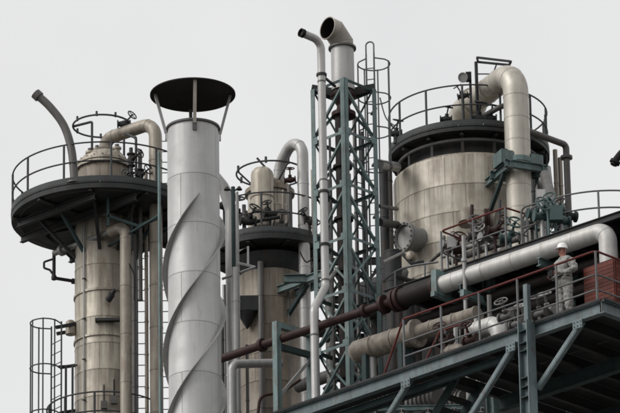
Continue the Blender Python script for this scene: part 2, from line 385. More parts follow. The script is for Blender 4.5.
# ================================================================== left column
YL = 120.0; SL = S(YL); c0 = P(104, 215, YL); LX = c0.x; zd = c0.z; lr = .75
ZL = lambda py: Zat(py, LX, YL)
lc = thing('process_column', 'slim streaked beige column carrying the round platform at far left', 'column', (LX, YL, 0))
MB().lathe((LX, YL, 0), [(lr - .01, 0), (lr - .01, zd - .35), (lr - .1, zd - .3), (.66, zd - .28), (.66, ZL(171))], 48).build('shell', 'clad', lc)
clad(lc, LX, YL, zd - 9.5, zd - .9, lr, .72, 5, 'clad')
zr = ZL(171)
MB().lathe((LX, YL, zd + .1), [(.66, 0), (.672, .02), (.672, zr - zd - .12), (.66, zr - zd - .1)], 48).build('drum', 'clad_tan', lc)
hz = ZL(152) - zr
head_ = MB().lathe((LX, YL, zr), [(.66, 0), (.735, .002), (.735, .07), (.68, .075), (.68, .1), (.735, .105), (.735, .17), (.64, .19), (.60, .30), (.5, .42), (.33, .5), (.2, .53)], 48).build('head', 'clad', lc)
for k in range(20):
    a = 2 * math.pi * k / 20; p = V((LX + .705 * math.cos(a), YL + .705 * math.sin(a), zr - .03))
    if k == 0: bm_ = MB().cyl((0, 0, 0), (0, 0, .24), .02, 6).mesh('bolt', 'dark')
    inst(bm_, 'bolt', head_, p)
for py, w_ in ((300, .02), (345, .025)):
    MB().lathe((LX, YL, ZL(py)), [(lr, 0), (lr + .035, .001), (lr + .035, .06), (lr, .061)], 40).build('stiffener_ring', 'clad', lc)
# little brackets and instrument boxes on the column front
q = P(110, 320, YL - lr - .06)
MB().box(q, .75, .16, .07).build('bracket_shelf', 'dark', lc)
for (px, py) in ((104, 405), (114, 400)):
    q = P(px, py, YL - lr - .05); MB().box(q, .16, .1, .2).build('junction_box', 'vent_dark', lc); MB().cyl(q, q + UP * .55, .02, 8).build('conduit', 'dark', lc)
q = P(108, 300, YL - lr - .1); MB().lathe(q, [(.09, 0), (.09, .2), (.05, .21), (.05, .35)], 14, (.5, -.6, .5)).build('nozzle', 'dark', lc)
# spray hoop on its gallows above the head
hz_ = ZL(126)
hp = thing('spray_ring', 'thin dark pipe hoop held above the slim left column', 'pipe ring', (LX - .05, YL, zr))
MB().tube(arc((LX - .05, YL, hz_), .76, 0, 352, 40), .026, 8).build('hoop', 'dark_rail', hp)
p1 = V((LX - .05 - .76, YL, hz_)); p2 = P(92, 126, YL - .3); p2.z = hz_; p3 = V((p2.x, p2.y, zr + .1))
MB().tube(fillet([p1, p2, p3], .05, 4), .035, 8).build('gallows', 'dark_rail', hp)
for a in (40, 95, 150, 215, 262, 300):
    q = V((LX - .05 + .76 * math.cos(R(a)), YL + .76 * math.sin(R(a)), hz_)); MB().cyl(q - UP * .03, q + UP * .1, .03, 8).build('spray_nozzle', 'dark_rail', hp)
q = P(124, 118, YL + .25); q.z = hz_
MB().cyl(V((q.x, q.y, zr + .1)), q, .03, 8).build('stand_pipe', 'dark_rail', hp)
valve(hp, P(124, 124, YL - .4), (1, 0, 0), 1.1, 'dark_rail', (.5, -.5, .35))
# overhead line off the top of the column
d0 = V((LX + .04, YL, zr + .4)); d1 = V((d0.x, d0.y, Zat(140, d0.x, YL)))
pe = P(155.3, 122, YL - 1.05); d1.z = pe.z - .02
pd = V((pe.x, pe.y, 12.0))
pipe('overhead_pipe', 'fat beige pipe bending over from the slim left column and running down', [d0, d1, pe, pd], .17, 'pipe_tan', .42, bands=1.15, flanges=[(d0 + UP * .16, UP, .1)])
# second downcomer with the thin inlet line
e0 = P(54, 254, YL - .5); e1 = P(125, 226, YL - 1.7); e1.z = e0.z; 
e1 = PZ(125.5, 226, P(125.5, 226, YL - 1.5).z); e0 = PZ(54, 253.5, e1.z); e2 = V((e1.x, e1.y, 12))
pipe('downcomer_pipe', 'beige pipe elbowing down the front of the slim left column', [e1 + (e0 - e1).normalized() * .55, e1, e2], .145, 'pipe_tan', .3, bands=1.3)
pipe('inlet_pipe', 'thin grey pipe slanting under the left round platform', [e0, e1 + (e0 - e1).normalized() * .5], .075, 'galv', flanges=[(e0 + (e1 - e0).normalized() * .3, e1 - e0, .09)])
# hanging sample line under the platform edge
h0 = P(53, 252, e0.y + .1)
hs = thing('sample_line', 'bent dark sample line with valve hanging under left platform', 'pipe', P(54, 290, h0.y))
Yh = h0.y
MB().tube(fillet([P(54, 252, Yh), P(54, 278, Yh), P(73, 281, Yh + .2)], .08, 4), .045, 8).build('pipe_run', 'dark', hs)
MB().tube(fillet([P(53, 259, Yh), P(44, 262, Yh), P(44, 268, Yh), P(50, 270, Yh), P(54, 276, Yh)], .05, 4), .03, 8).build('bypass_loop', 'dark', hs)
MB().lathe(P(73, 281, Yh + .2) - V((.05, 0, 0)), [(.03, 0), (.075, .02), (.075, .1), (.03, .12)], 12, (1, .3, 0)).build('end_cap', 'dark', hs)
MB().lathe(P(54, 276, Yh) - UP * .12, [(.03, 0), (.07, .02), (.07, .12), (.03, .16)], 10).build('drain_valve', 'dark', hs)
# vent with the curved lip
vy = YL - 2.16
vb = P(75, 215, vy); vtop = [V((P(74.2, 186, vy).x, vy, zd)), P(74.2, 178, vy), P(71.5, 150, vy), P(64, 126, vy), P(50, 107, vy), P(37, 95, vy)]
def smooth(pts, n=6):
    out = []
    for i in range(len(pts) - 1):
        p0, p1, p2, p3 = pts[max(i - 1, 0)], pts[i], pts[i + 1], pts[min(i + 2, len(pts) - 1)]
        for k in range(n):
            t = k / n; out.append(.5 * ((2 * p1) + (p2 - p0) * t + (2 * p0 - 5 * p1 + 4 * p2 - p3) * t * t + (3 * p1 - p0 - 3 * p2 + p3) * t ** 3))
    return out + [pts[-1]]
vp = thing('vent_pipe', 'dark grey vent pipe curving up and left above the left round platform', 'pipe', vtop[0])
MB().tube(smooth(vtop), .105, 16).build('pipe_run', 'vent_dark', vp)
td = (vtop[-1] - vtop[-2]).normalized()
MB().lathe(vtop[-1] - td * .1, [(.105, 0), (.14, .01), (.14, .16), (.115, .165), (.115, .05)], 20, td).build('mouth_collar', 'vent_dark', vp)
MB().lathe(vtop[0], [(.1, 0), (.2, .001), (.2, .04), (.1, .041)], 16).build('base_flange', 'vent_dark', vp)
# round platform
pl = thing('round_platform', 'round dark platform with hoop railing on the slim left column', 'platform', (LX, YL, zd))
PR = 93 / SL
ring_deck(pl, LX, YL, zd - .05, lr - .02, PR, 18)
ring_rail(pl, LX, YL, zd, PR - .04, -270, 90, [180 + 37 + 30 * k for k in range(12)], 1.06)
MB().tube(arc((LX, YL, zd - .15), PR - .22, 0, 355, 70)[:-1], .07, 8, closed=True).build('ring_beam', 'dark', pl)
MB().lathe((LX, YL, zd - .20), [(PR - .05, 0), (PR - .012, .002), (PR - .012, .135), (PR - .05, .136)], 72).build('fascia_ring', 'dark', pl)
for k in range(10):
    a = R(12 + 36 * k); d = V((math.cos(a), math.sin(a), 0)); c = V((LX, YL, zd - .17))
    MB().ibeam(c + d * (lr + .0), c + d * (PR - .03), .2, .11).build('radial_beam', 'dark', pl)
    MB().bar(c + d * (lr + .0) - UP * 1.05, c + d * (PR - .75) - UP * .1, .08, .08).build('knee_brace', 'dark' if k % 3 else 'teal_dark', pl)
for q, l_ in ((-.95, -.12), (.95, .0), (-1.75, -.25)):
    dd = V((-.74, .67, 0)); nn = V((.67, .74, 0)); c = V((LX, YL, zd - .42)) + nn * q; hl = math.sqrt(max(.1, PR ** 2 - q ** 2)) + l_
    MB().ibeam(c - dd * hl + UP * .05, c + dd * hl + UP * .05, .18, .12).build('under_beam', 'dark', pl)
for (x0, y0, x1, y1) in ((108, 186, 108, 226), (108, 216, 138, 226), (138, 226, 158, 218)):
    MB().bar(P(x0, y0, YL - 1.75), P(x1, y1, YL - 1.75), .07, .07).build('hanger', 'teal_dark', pl)
# teal stand pole and ladder between the column and the stack
tp = thing('stand_pole', 'thin pale teal pole standing between the left column and the spiral stack', 'pole', (P(159, 200, 117.2).x, 117.2, 0))
q = P(159, 152, 117.2); MB().tube([(q.x, q.y, 0), q], .04, 10).build('shaft', 'teal', tp)
for py in (215, ): 
    q2 = V((q.x, q.y, Zat(py, q.x, 117.2))); MB().bar(q2, V((LX, YL - .5, q2.z)), .05, .05).build('tie_bar', 'teal_dark', tp)
ld = thing('ladder', 'narrow steel ladder partly hidden behind the spiral stack', 'ladder', P(164, 400, 121.5))
ladder(ld, P(164.5, 470, 121.5), P(164, 128, 121.5).z, (0, -1, 0), .34, mt='dark_rail')
ld = thing('ladder', 'thin ladder in the bright gap right of the slim left column', 'ladder', P(143, 470, 123.0))
ladder(ld, P(143, 490, 123.0), P(142, 205, 123.0).z, (0, -1, 0), .26, mt='dark_rail')
# lower service platform of the left column, with its ladder cage
lp = thing('service_platform', 'small lower railed platform clasping the slim left column', 'platform', P(104, 440, YL))
zl = Zat(428, LX, YL) - .6
ring_deck(lp, LX, YL, zl - .05, lr - .01, 1.5, 12)
ring_rail(lp, LX, YL, zl, 1.46, -195, 20, [-190, -160, -130, -97, -60, -25, 10], 1.06)
for k in range(8):
    a = R(45 * k + 10); d = V((math.cos(a), math.sin(a), 0)); c = V((LX, YL, zl - .16)); MB().ibeam(c + d * (lr), c + d * 1.47, .18, .1).build('radial_beam', 'dark', lp)
cb = P(56, 470, YL - .35)
cl = thing('caged_ladder', 'caged ladder standing free at the left of the lower left platform', 'ladder', cb)
zc1, zc0 = Zat(331, cb.x, YL), Zat(376, cb.x, YL)
ladder(cl, cb, zc1 + .06, (-.8, -.6, 0), .46, cage=(zc0 - 2 * (zc1 - zc0), zc1, zc1 - zc0), mt='dark_rail')
for q in (-1, 1):
    MB().bar(V((cb.x, cb.y + q * .23, zc1 - .12)), V((LX - lr + .05, YL + q * .23, zc1 + .1)), .05, .09).build('tie_bar', 'dark', cl)
for kk in (1, 2):
    zk = zc1 - kk * (zc1 - zc0) + .1
    MB().bar(V((cb.x + .1, cb.y, zk)), V((LX - lr + .05, YL - .1, zk + .15)), .05, .08).build('tie_bar', 'dark', cl)
for dx in (.25, .42): MB().tube([V((cb.x + dx, cb.y - .1, zl)), V((cb.x + dx, cb.y - .1, zc0 + .12))], .03, 8).build('rail_post', 'dark_rail', cl)
MB().tube([V((cb.x + .05, cb.y - .1, zc0 + .1)), V((cb.x + .55, cb.y - .1, zc0 + .12))], .025, 8).build('guard_rail', 'dark_rail', cl)
MB().lathe((LX - lr - .1, YL - .2, zc1 - .2), [(.08, 0), (.13, .02), (.13, .35), (.08, .4)], 12).build('tie_shoe', 'clad', cl)

# ================================================================== middle column behind the lattice tower
YM = 126.0; SM = S(YM); c0 = P(270.5, 252, YM); MX = c0.x; zm = c0.z; mr = 33 / SM
ZM = lambda py: Zat(py, MX, YM)
mc = thing('process_column', 'brown-streaked column with round head standing between spiral stack and lattice tower', 'column', (MX, YM, 0))
MB().lathe((MX, YM, 0), [(mr - .012, 0), (mr - .012, zm - .4), (mr - .2, zm - .3), (.60, zm - .2), (.60, ZM(192)), (.55, ZM(187)), (.42, ZM(183)), (.2, ZM(181))], 44).build('shell', 'clad_tan', mc)
clad(mc, MX, YM, zm - 8.5, zm - .8, mr, .8, 6, 'clad_tan')
clad(mc, MX, YM, zm + .02, ZM(193), .60, .55, 5, 'clad')
MB().lathe((MX, YM, ZM(196)), [(.6, 0), (.68, .002), (.68, .12), (.6, .122)], 40).build('head_flange', 'clad_tan', mc)
q = P(263, 240, YM - .75)
dr = thing('reflux_drum', 'small upright beige drum with domed top on the middle platform', 'vessel', (q.x, q.y, zm))
zt_ = Zat(176, q.x, q.y)
MB().lathe((q.x, q.y, zm), [(.30, 0), (.31, .01), (.31, zt_ - zm), (.29, zt_ - zm + .1), (.22, zt_ - zm + .19), (.1, zt_ - zm + .24)], 28).build('shell', 'clad', dr)
for k in range(3): MB().lathe((q.x, q.y, zm + .35 + .45 * k), [(.305, 0), (.325, .002), (.325, .04), (.305, .042)], 28).build('band', 'clad_tan', dr)
MB().lathe((q.x + .1, q.y - .3, zm + .75), [(.07, 0), (.07, .12), (.1, .125), (.1, .16)], 14, (.3, -1, 0)).build('nozzle', 'vent_dark', dr)
hm = thing('spray_ring', 'thin dark pipe hoop held above the middle column head', 'pipe ring', (MX, YM, ZM(183)))
hz2 = ZM(174)
MB().tube(arc((MX + .05, YM, hz2), .95, 20, 372, 44), .026, 8).build('hoop', 'dark_rail', hm)
for a in (100, 150, 200, 262, 300, 340):
    q = V((MX + .05 + .95 * math.cos(R(a)), YM + .95 * math.sin(R(a)), hz2)); MB().cyl(q - UP * .05, q + UP * .12, .035, 8).build('spray_nozzle', 'dark_rail', hm)
MB().tube([P(257, 158, YM - .9), P(265, 167, YM - .9)], .03, 8).build('stay', 'dark_rail', hm)
for a in (75, 195, 300): MB().tube([V((MX + .05 + .95 * math.cos(R(a)), YM + .95 * math.sin(R(a)), hz2)), V((MX + .5 * math.cos(R(a)), YM + .5 * math.sin(R(a)), ZM(186)))], .025, 8).build('stay', 'dark_rail', hm)
pipe('overhead_pipe', 'grey gooseneck pipe looping off the middle column and dropping beside the tower', [P(277, 196, YM - .2), P(280, 165, YM - .3), P(291, 143, YM - .7), P(302.5, 146, YM - 1.1), V((P(302.5, 150, YM - 1.1).x, YM - 1.1, 12))], .155, 'galv_light', .55, bands=1.2)
mp_ = thing('round_platform', 'round dark platform with railing on the middle column', 'platform', (MX, YM, zm)); MPR = 59 / SM
ring_deck(mp_, MX, YM, zm - .05, mr * .68, MPR, 14)
ring_rail(mp_, MX, YM, zm, MPR - .04, -270, 90, [-90 - 8 + 30 * k for k in range(12)], 1.12)
for k in range(9):
    a = R(40 * k + 8); d = V((math.cos(a), math.sin(a), 0)); c = V((MX, YM, zm - .17)); MB().ibeam(c + d * .7, c + d * (MPR - .03), .2, .11).build('radial_beam', 'dark', mp_)
MB().lathe((MX, YM, zm - .22), [(MPR - .06, 0), (MPR, .002), (MPR, .16), (MPR - .06, .162)], 56).build('fascia_ring', 'dark', mp_)
MB().lathe((MX, YM, zm - 1.0), [(mr - .02, .2), (mr + .22, .5), (mr + .26, .62)], 40).build('support_skirt', 'dark', mp_)
valve(mp_, P(238, 217, YM - 1.0), (1, -.2, 0), 1.6, 'dark'); valve(mp_, P(290, 180, YM - 1.1), (1, 0, .1), 1.0, 'brown_pipe')
valve(mp_, P(248, 221, YM - 1.3), (1, .2, 0), 1.4, 'dark', (.4, -.6, .5))
for k, (px, y0, y1) in enumerate(((283, 190, 240), (289, 186, 240), (312, 170, 240), (244, 205, 240))):
    MB().cyl(P(px, y0, YM - 1.2), V((P(px, y0, YM - 1.2).x, YM - 1.2, zm)), .035 + .02 * (k % 2), 10).build('riser', 'vent_dark' if k % 2 else 'pipe_tan', mp_)
MB().tube(fillet([P(250, 224, YM - 1.2), P(262, 220, YM - 1.3), P(280, 217, YM - 1.3)], .1, 4), .05, 10).build('header', 'dark', mp_)
pipe('small_pipe', 'dark small pipe down the face of the middle column', [P(260.5, 262, YM - mr - .1), V((P(260.5, 262, YM - mr - .1).x, YM - mr - .1, 12))], .085, 'vent_dark', bands=1.6)
# grey pipes and posts left of the middle column
pipe('curved_pipe', 'grey curved pipe end peeping out right of the spiral stack', [P(214, 176, 122), P(224, 188, 122), P(231, 210, 122), V((P(231, 210, 122).x, 122, 14))], .16, 'galv', .7)
q = P(233, 187, 121.0); tq = thing('stand_pole', 'dark teal post with small lamps left of the middle column', 'pole', (q.x, 121, 0))
MB().tube([(q.x, q.y, 0), q], .055, 10).build('shaft', 'teal_dark', tq)
for dx in (-.16, .16): 
    MB().tube(fillet([q - UP * .15, q + V((dx, 0, 0)), q + V((dx, 0, -.06))], .05, 4), .02, 8).build('arm', 'dark', tq); MB().lathe(q + V((dx, 0, -.05)), [(.03, .06), (.05, .03), (.085, -.03), (.02, -.035)], 14).build('lamp_shade', 'dark', tq)
q = P(237, 192, 120.6); q2 = V((q.x, q.y, Zat(268, q.x, q.y)))
wp = thing('stand_pole', 'slim white pole with a triangular frame left of the middle column', 'pole', (q.x, q.y, 0))
MB().tube([V((q.x, q.y, 0)), q], .04, 10).build('shaft', 'galv', wp)
MB().tube([P(238, 263, 120.5), P(255, 267, 119.5), P(222, 279, 119.5)], .035, 8).build('triangle_frame', 'galv', wp)
MB().tube([P(239, 251, 120.5), P(248, 247, 120.5), P(248, 265, 120.0)], .03, 8).build('upper_frame', 'galv', wp)
for k, (px, mt_) in enumerate(((224, 'galv'), (229, 'dark_rail'))):
    q = P(px, 290, 127.5); pipe('riser_pipe', ['slim light riser in the gap right of the spiral stack', 'slim dark riser in the gap right of the spiral stack'][k], [V((q.x, q.y, 12)), P(px, 285, 127.5)], .05, mt_)
pipe('grey_pipe', 'upright grey pipe close to the right of the spiral stack', [V((P(235.5, 280, 119.5).x, 119.5, 12)), P(235.5, 268, 119.5)], .105, 'galv', bands=1.5)
pipe('elbow_pipe', 'grey-green pipe elbowing level across the foot of the middle column', [V((P(232, 366, 117).x, 117, 12)), P(232, 364, 117), P(281, 363, 117.6)], .11, 'galv', .22, flanges=[(P(279, 363.3, 117.6), (1, 0, 0), .1)])
MB_ = thing('valve_bracket', 'dark valve bracket on the left face of the middle column', 'valve', P(246, 320, YM - mr - .3))
q = P(247, 306, YM - mr + .1); MB().box(q, .75, .5, .42).build('bracket', 'dark', MB_); MB().lathe(q - UP * .2, [(.28, 0), (.02, -.45)], 12).build('cone', 'dark', MB_)

# ================================================================== plant grid: front platform corner and its two edge directions
YF = 97.0; CF = P(598, 300.5, YF); zf = CF.z
AD = (PZ(270, 414.5, zf) - CF); AL = AD.length; AD.normalize()
BD = V((-AD.y, AD.x, 0));  BD = BD if BD.x > 0 else -BD      # to the right and away

# ================================================================== lattice tower
YT = 112.5; ST = S(YT); n0 = P(346, 181, YT); wl = 1.13
legs = [V((n0.x, YT, 0)), V((n0.x, YT, 0)) + AD * wl, V((n0.x, YT, 0)) + BD * wl + AD * wl, V((n0.x, YT, 0)) + BD * wl]   # near, left, far, right
tw = thing('lattice_tower', 'teal steel lattice tower carrying the bent vent stack', 'tower', (n0.x, YT, 0))
zT = Zat(77, n0.x, YT); hp_ = 52.6 / (ST * math.cos(R(22.3))); tc = sum(legs, V()) / 4
for i, l in enumerate(legs):
    d1, d2 = (legs[(i + 1) % 4] - l).normalized(), (legs[i - 1] - l).normalized()
    MB().angle(l - (d1 + d2) * .004, V((l.x, l.y, zT)) - (d1 + d2) * .004, .13, d1, d2, .018).build('leg', 'teal', tw)
lev = 0; z = zT
while z > 30:
    for i in range(4):
        a, b = legs[i], legs[(i + 1) % 4]; d = (b - a).normalized(); nrm = (tc - (a + b) / 2); nrm.z = 0; nrm.normalize()
        in_ = nrm * .03
        pa, pb = V((a.x, a.y, z)) + in_ + d * .03, V((b.x, b.y, z)) + in_ - d * .03
        MB().angle(pa, pb, .072, (0, 0, -1), nrm, .012).build('crossbar', 'teal_dark' if lev == 0 else 'teal', tw)
        z2 = z - hp_
        # diagonals fall away from the near leg; the back faces and low bays are crossed
        d1 = [V((a.x, a.y, z - .05)) + nrm * .055, V((b.x, b.y, z2 + .05)) + nrm * .055]
        d2 = [V((b.x, b.y, z - .05)) + nrm * .085, V((a.x, a.y, z2 + .05)) + nrm * .085]
        near = i in (0, 3); first = d1 if i == 0 else d2
        if near and lev in (0, 1, 2): use = [first]
        else: use = [d1, d2]
        for e in use: MB().angle(e[0], e[1], .056, (0, 0, 1), nrm, .01).build('diagonal', 'teal', tw)
    lev += 1; z -= hp_
for i in range(4):
    l = legs[i]; 
    for k in range(1, 7):
        zz = zT - hp_ * k
        for dd in (legs[(i + 1) % 4] - l, legs[i - 1] - l):
            dn = dd.normalized(); nn = V((-dn.y, dn.x, 0)); 
            if nn.dot(l - tc) < 0: nn = -nn
            MB().box(V((l.x, l.y, zz - .02)) + dn * .115 + nn * .012, .17, .012, .18, (dn, nn, UP)).build('gusset', 'teal', tw)
# bent vent stack inside the tower
vx = P(342.5, 60, YT + .8).x; vY = YT + .8
zv = lambda py: Zat(py, vx, vY)
vs = thing('vent_stack', 'pale vent stack with a mitred open mouth bent to the left above the tower', 'chimney', (vx, vY, 0))
rv = 11.8 / ST; top = V((vx, vY, zv(44)))
MB().lathe((vx, vY, zv(91)), [(rv, 0), (rv, zv(47) - zv(91))], 36).build('barrel', 'galv_light', vs)
MB().lathe((vx, vY, zv(49.5)), [(rv, 0), (rv + .06, .002), (rv + .06, .05), (rv, .052)], 36).build('collar', 'vent_dark', vs)
md = V((-.76, -.64, .06)).normalized()
k1 = V((vx, vY, zv(43))); dm = (UP + md).normalized(); k2 = k1 + dm * .36; k3 = k2 + md * .22
def gore(mb, pts, dirs, r, n=36, inner=False):
    e = V((0, 0, 1)).cross(md).normalized(); o = len(mb.v)
    for p, d in zip(pts, dirs):
        f = d.cross(e).normalized()
        for j in range(n):
            a = 2 * math.pi * j / n; mb.v.append(p + e * (r * math.cos(a)) + f * (r * math.sin(a)))
    for i in range(len(pts) - 1):
        for j in range(n):
            a, b = o + i * n + j, o + i * n + (j + 1) % n; mb.f.append((a, b, b + n, a + n) if not inner else (a + n, b + n, b, a))
    return mb
m1 = (UP + dm).normalized(); m2 = (dm + md).normalized()
gore(MB(), [V((vx, vY, zv(46.8))), k1], [UP, m1], rv - .004).build('elbow_gore', 'vent_tan', vs)
gore(MB(), [k1, k2], [m1, m2], rv).build('elbow_gore', 'vent_tan', vs)
gore(MB(), [k2, k3], [m2, md], rv + .003).build('elbow_gore', 'vent_tan', vs)
gore(MB(), [V((vx, vY, zv(60))), k1, k2, k3], [UP, m1, m2, md], rv - .02, inner=True).build('lining', 'near_black', vs)
MB().tube([k3 + (e_ := V((0, 0, 1)).cross(md).normalized()) * (rv * math.cos(2 * math.pi * j / 36)) + md.cross(e_) * (rv * math.sin(2 * math.pi * j / 36)) for j in range(36)], .016, 6, closed=True).build('mouth_rim', 'vent_tan', vs)
MB().lathe((vx, vY, zv(118)), [(.15, 0), (.30, .03), (.30, .13), (.18, .2), (.16, .32), (rv - .02, .50), (rv + .03, .55), (rv + .03, .62), (rv, .66)], 30).build('reducer', 'brown_pipe', vs)
MB().tube([V((vx - .05, vY, 0)), V((vx - .05, vY, zv(117)))], .17, 18).build('riser', 'brown_dark', vs)
for k in range(5):
    MB().lathe((vx - .05, vY, zT - 2.1 - hp_ * k), [(.17, 0), (.24, .002), (.24, .07), (.17, .072)], 20).build('flange', 'brown_dark', vs)
for (px, s_) in ((333, -1), (352, 1)):
    MB().bar(V((vx + s_ * .25, vY, zv(92))), V((vx + s_ * .78, vY, zv(88))), .06, .2).build('guide_lug', 'dark', vs)
# thin vent pipe beside the tower
y1, y2 = YT - .35, YT - 1.75
u0 = P(326.5, 290, y1); ux = P(322, 100, y1).x
t0 = [P(303, 33.5, y1 - .35), P(316, 39, y1 - .1), V((ux, y1, Zat(46, ux, y1))), V((ux, y1, Zat(287, ux, y1))), P(314, 309, y2), V((P(314, 312, y2).x, y2, 10))]
t0[-1].x = t0[-2].x
tv = pipe('vent_pipe', 'thin pale vent pipe with a bent tip climbing the front of the lattice tower', t0, .098, 'galv_light', .25, bands=2.6, band_mt='vent_dark')
dt = (t0[0] - t0[1]).normalized()
MB().lathe(t0[0] - dt * .02, [(.098, 0), (.112, .003), (.112, .1), (.092, .102), (.088, .01)], 20, dt).build('mouth', 'near_black', tv)  # darkness inside the pipe end is put into its colour
for py in (75, 192, 245):
    zc = Zat(py, ux, y1); MB().bar(V((ux, y1, zc)), V((ux, y1, zc)) + (V((tc.x, tc.y, zc)) - V((ux, y1, zc))).normalized() * .8, .05, .05).build('clamp_arm', 'dark', tv)
    MB().lathe((ux, y1, zc - .03), [(.1, 0), (.13, .002), (.13, .06), (.1, .062)], 18).build('clamp', 'dark', tv)
# caged ladder at the tower's right corner
lb = P(375.5, 300, YT + 1.2)
tl = thing('caged_ladder', 'grey caged ladder rising above the right corner of the lattice tower', 'ladder', lb)
zl1 = Zat(63, lb.x, lb.y + .3)
ladder(tl, V((lb.x, lb.y, lb.z)), zl1 + .12, (.25, 1, 0), .2, cage=(zl1 - .92 * 3, zl1, .92), mt='grey_rail', rail_r=.022, crad=.40)
sdv = UP.cross(V((.25, 1, 0)).normalized())
MB().tube(fillet([V((lb.x, lb.y, zl1 + .1)) - sdv * .1, V((lb.x, lb.y, Zat(42, lb.x, lb.y))) - sdv * .1, V((lb.x, lb.y, Zat(42, lb.x, lb.y))) + sdv * .1, V((lb.x, lb.y, zl1 + .1)) + sdv * .1], .095, 6), .02, 8).build('grab_loop', 'grey_rail', tl)
for k in range(4):
    zc = zT - .5 - hp_ * k; MB().bar((lb.x, lb.y, zc), V((legs[3].x, legs[3].y, zc)), .05, .05).build('tie_bar', 'teal', tl)
# service cross arms and thin risers behind the tower
for k, (px, yy, rr, mt_, lab) in enumerate(((356, YT + 2.2, .05, 'vent_dark', 'slim grey riser seen through the lattice tower'), (363, YT + 2.5, .04, 'dark_rail', 'slim dark riser seen through the right side of lattice tower'),
                                       (330, YT + 2.4, .06, 'dark_rail', 'slim dark riser seen through the left side of lattice tower'), (384, 118.5, .12, 'dark', 'dark riser pipe between lattice tower and big column'), (389, 119.5, .1, 'vent_dark', 'grey riser pipe hugging the left edge of the big column'))):
    q = P(px, 200, yy); ytop = (118, 132, 180, 165, 168)[k]
    pipe('riser_pipe', lab, [V((q.x, q.y, 12)), V((q.x, q.y, Zat(ytop, q.x, q.y)))], rr, mt_, bands=1.4, band_mt='dark_rail')

# ================================================================== big right column
YR = 120.0; SR = S(YR); c0 = P(469, 155, YR); RX = c0.x; zr_ = c0.z; br = 1.99; RP = 81 / SR
ZR = lambda py: Zat(py, RX, YR)
rc = thing('process_column', 'broad rust-streaked beige column with a big round manhole at right', 'column', (RX, YR, 0))
zs_ = ZR(183)
MB().lathe((RX, YR, 0), [(br - .012, 0), (br - .012, zs_), (br - .1, zs_ + .08), (br - .35, zs_ + .14), (1.5, zs_ + .16), (1.5, zr_ - .02), (1.3, zr_ + .18), (.8, zr_ + .35), (.2, zr_ + .4)], 72).build('shell', 'clad_big', rc)
clad(rc, RX, YR, zs_ - 6.6, zs_ - .05, br, .76, 11, 'clad_big')
# manhole: flanged nozzle facing left and forward
nd = V((-.78, -.62, -.05)).normalized(); nc = P(403, 236.5, YR - 1.7)
mh = nc - nd * .0
mhn = MB().lathe(nc - nd * .75, [(.32, 0), (.32, .62), (.385, .622), (.385, .68), (.36, .682), (.36, .69), (.385, .692), (.385, .75), (.31, .751), (.31, .62)], 40, nd).build('manhole_nozzle', 'galv', rc)
MB().lathe(nc - nd * .085, [(.30, 0), (.30, .012), (.24, .02), (.05, .03)], 36, nd).build('manhole_cover', 'pipe_white', mhn)
e1 = nd.orthogonal().normalized(); e2 = nd.cross(e1); bm2 = MB().cyl(-nd * .02, nd * .03, .018, 6).mesh('bolt', 'dark')
for k in range(16): inst(bm2, 'bolt', mhn, nc + (e1 * math.cos(k * math.pi / 8) + e2 * math.sin(k * math.pi / 8)) * .345)
MB().tube(fillet([P(402, 253, YR - 1.8), P(412, 264, YR - 1.9), P(424, 262, YR - 1.95)], .1, 4), .05, 10).build('davit_arm', 'dark', rc)
MB().lathe(P(413, 258, YR - 1.75), [(.09, 0), (.12, .02), (.12, .22), (.07, .25)], 14, (-.4, -1, 0)).build('small_nozzle', 'clad_big', rc)
# insulated nozzle elbow lower right
pipe('nozzle_elbow', 'pale insulated elbow leaving the broad column beside the fat pipe', [P(477, 222, YR - 1.85), P(466, 212, YR - 2.4), P(466, 224, YR - 2.5)], .2, 'pipe_tan', .25, n=24)
pipe('branch_pipe', 'beige branch pipe with dark flange in front of the broad column', [P(468, 217, YR - 2.3), P(495, 220, YR - 2.4)], .2, 'pipe_tan', flanges=[(P(487, 219, YR - 2.4), (1, 0, 0), .14)], band_mt='brown_pipe')
pipe('slanting_pipe', 'shiny thin white pipe slanting down in front of the broad column', [P(464, 237, YR - 3.0), P(500, 251, YR - 3.2)], .095, 'pipe_white', n=16)
# top platform
rp = thing('round_platform', 'round dark platform with hoop railing crowning the broad right column', 'platform', (RX, YR, zr_))
ring_deck(rp, RX, YR, zr_ - .05, 1.48, RP, 20)
ring_rail(rp, RX, YR, zr_, RP - .04, -270, 90, [-90 - 5.5 + 27.7 * k for k in range(13)], 1.1)
MB().lathe((RX, YR, zr_ - .17), [(RP - .05, 0), (RP - .005, .002), (RP - .005, .10), (RP - .05, .101)], 72).build('fascia_ring', 'dark', rp)
MB().tube(arc((RX, YR, ZR(167)), 1.86, 0, 355, 72)[:-1], .042, 8, closed=True).build('support_ring', 'grey_rail', rp)
for k in range(14):
    a = R(360 / 14 * k + 6); d = V((math.cos(a), math.sin(a), 0)); c = V((RX, YR, zr_ - .16)); MB().ibeam(c + d * 1.46, c + d * (RP - .06), .2, .1).build('radial_beam', 'dark', rp)
    MB().bar(c + d * 1.84 - UP * .05, c + d * 1.84 - UP * (zr_ - .16 - zs_ - .02), .08, .05, d).build('stub_leg', 'dark', rp)
MB().lathe((RX, YR, zs_ + .12), [(1.62, 0), (1.62, zr_ - zs_ - .2)], 60).build('skirt', 'dark', rp)
# fat overhead pipe
f0 = P(458, 124, YR - .1); f1 = P(458, 108, YR - .1); f2 = P(515, 70, YR - 2.62); f1.z = f2.z - .12; f3 = V((f2.x, f2.y, 12)); f0.z = zr_ + .2
fp = pipe('overhead_pipe', 'fat beige pipe arching off the broad column and dropping down its front', [f0, f1, f2, f3], .325, 'clad_pipe', .62, bands=.62, flanges=[(f0 + UP * .2, UP, .12), (f1 + (f2 - f1).normalized() * .75, f2 - f1, .12)], n=32)
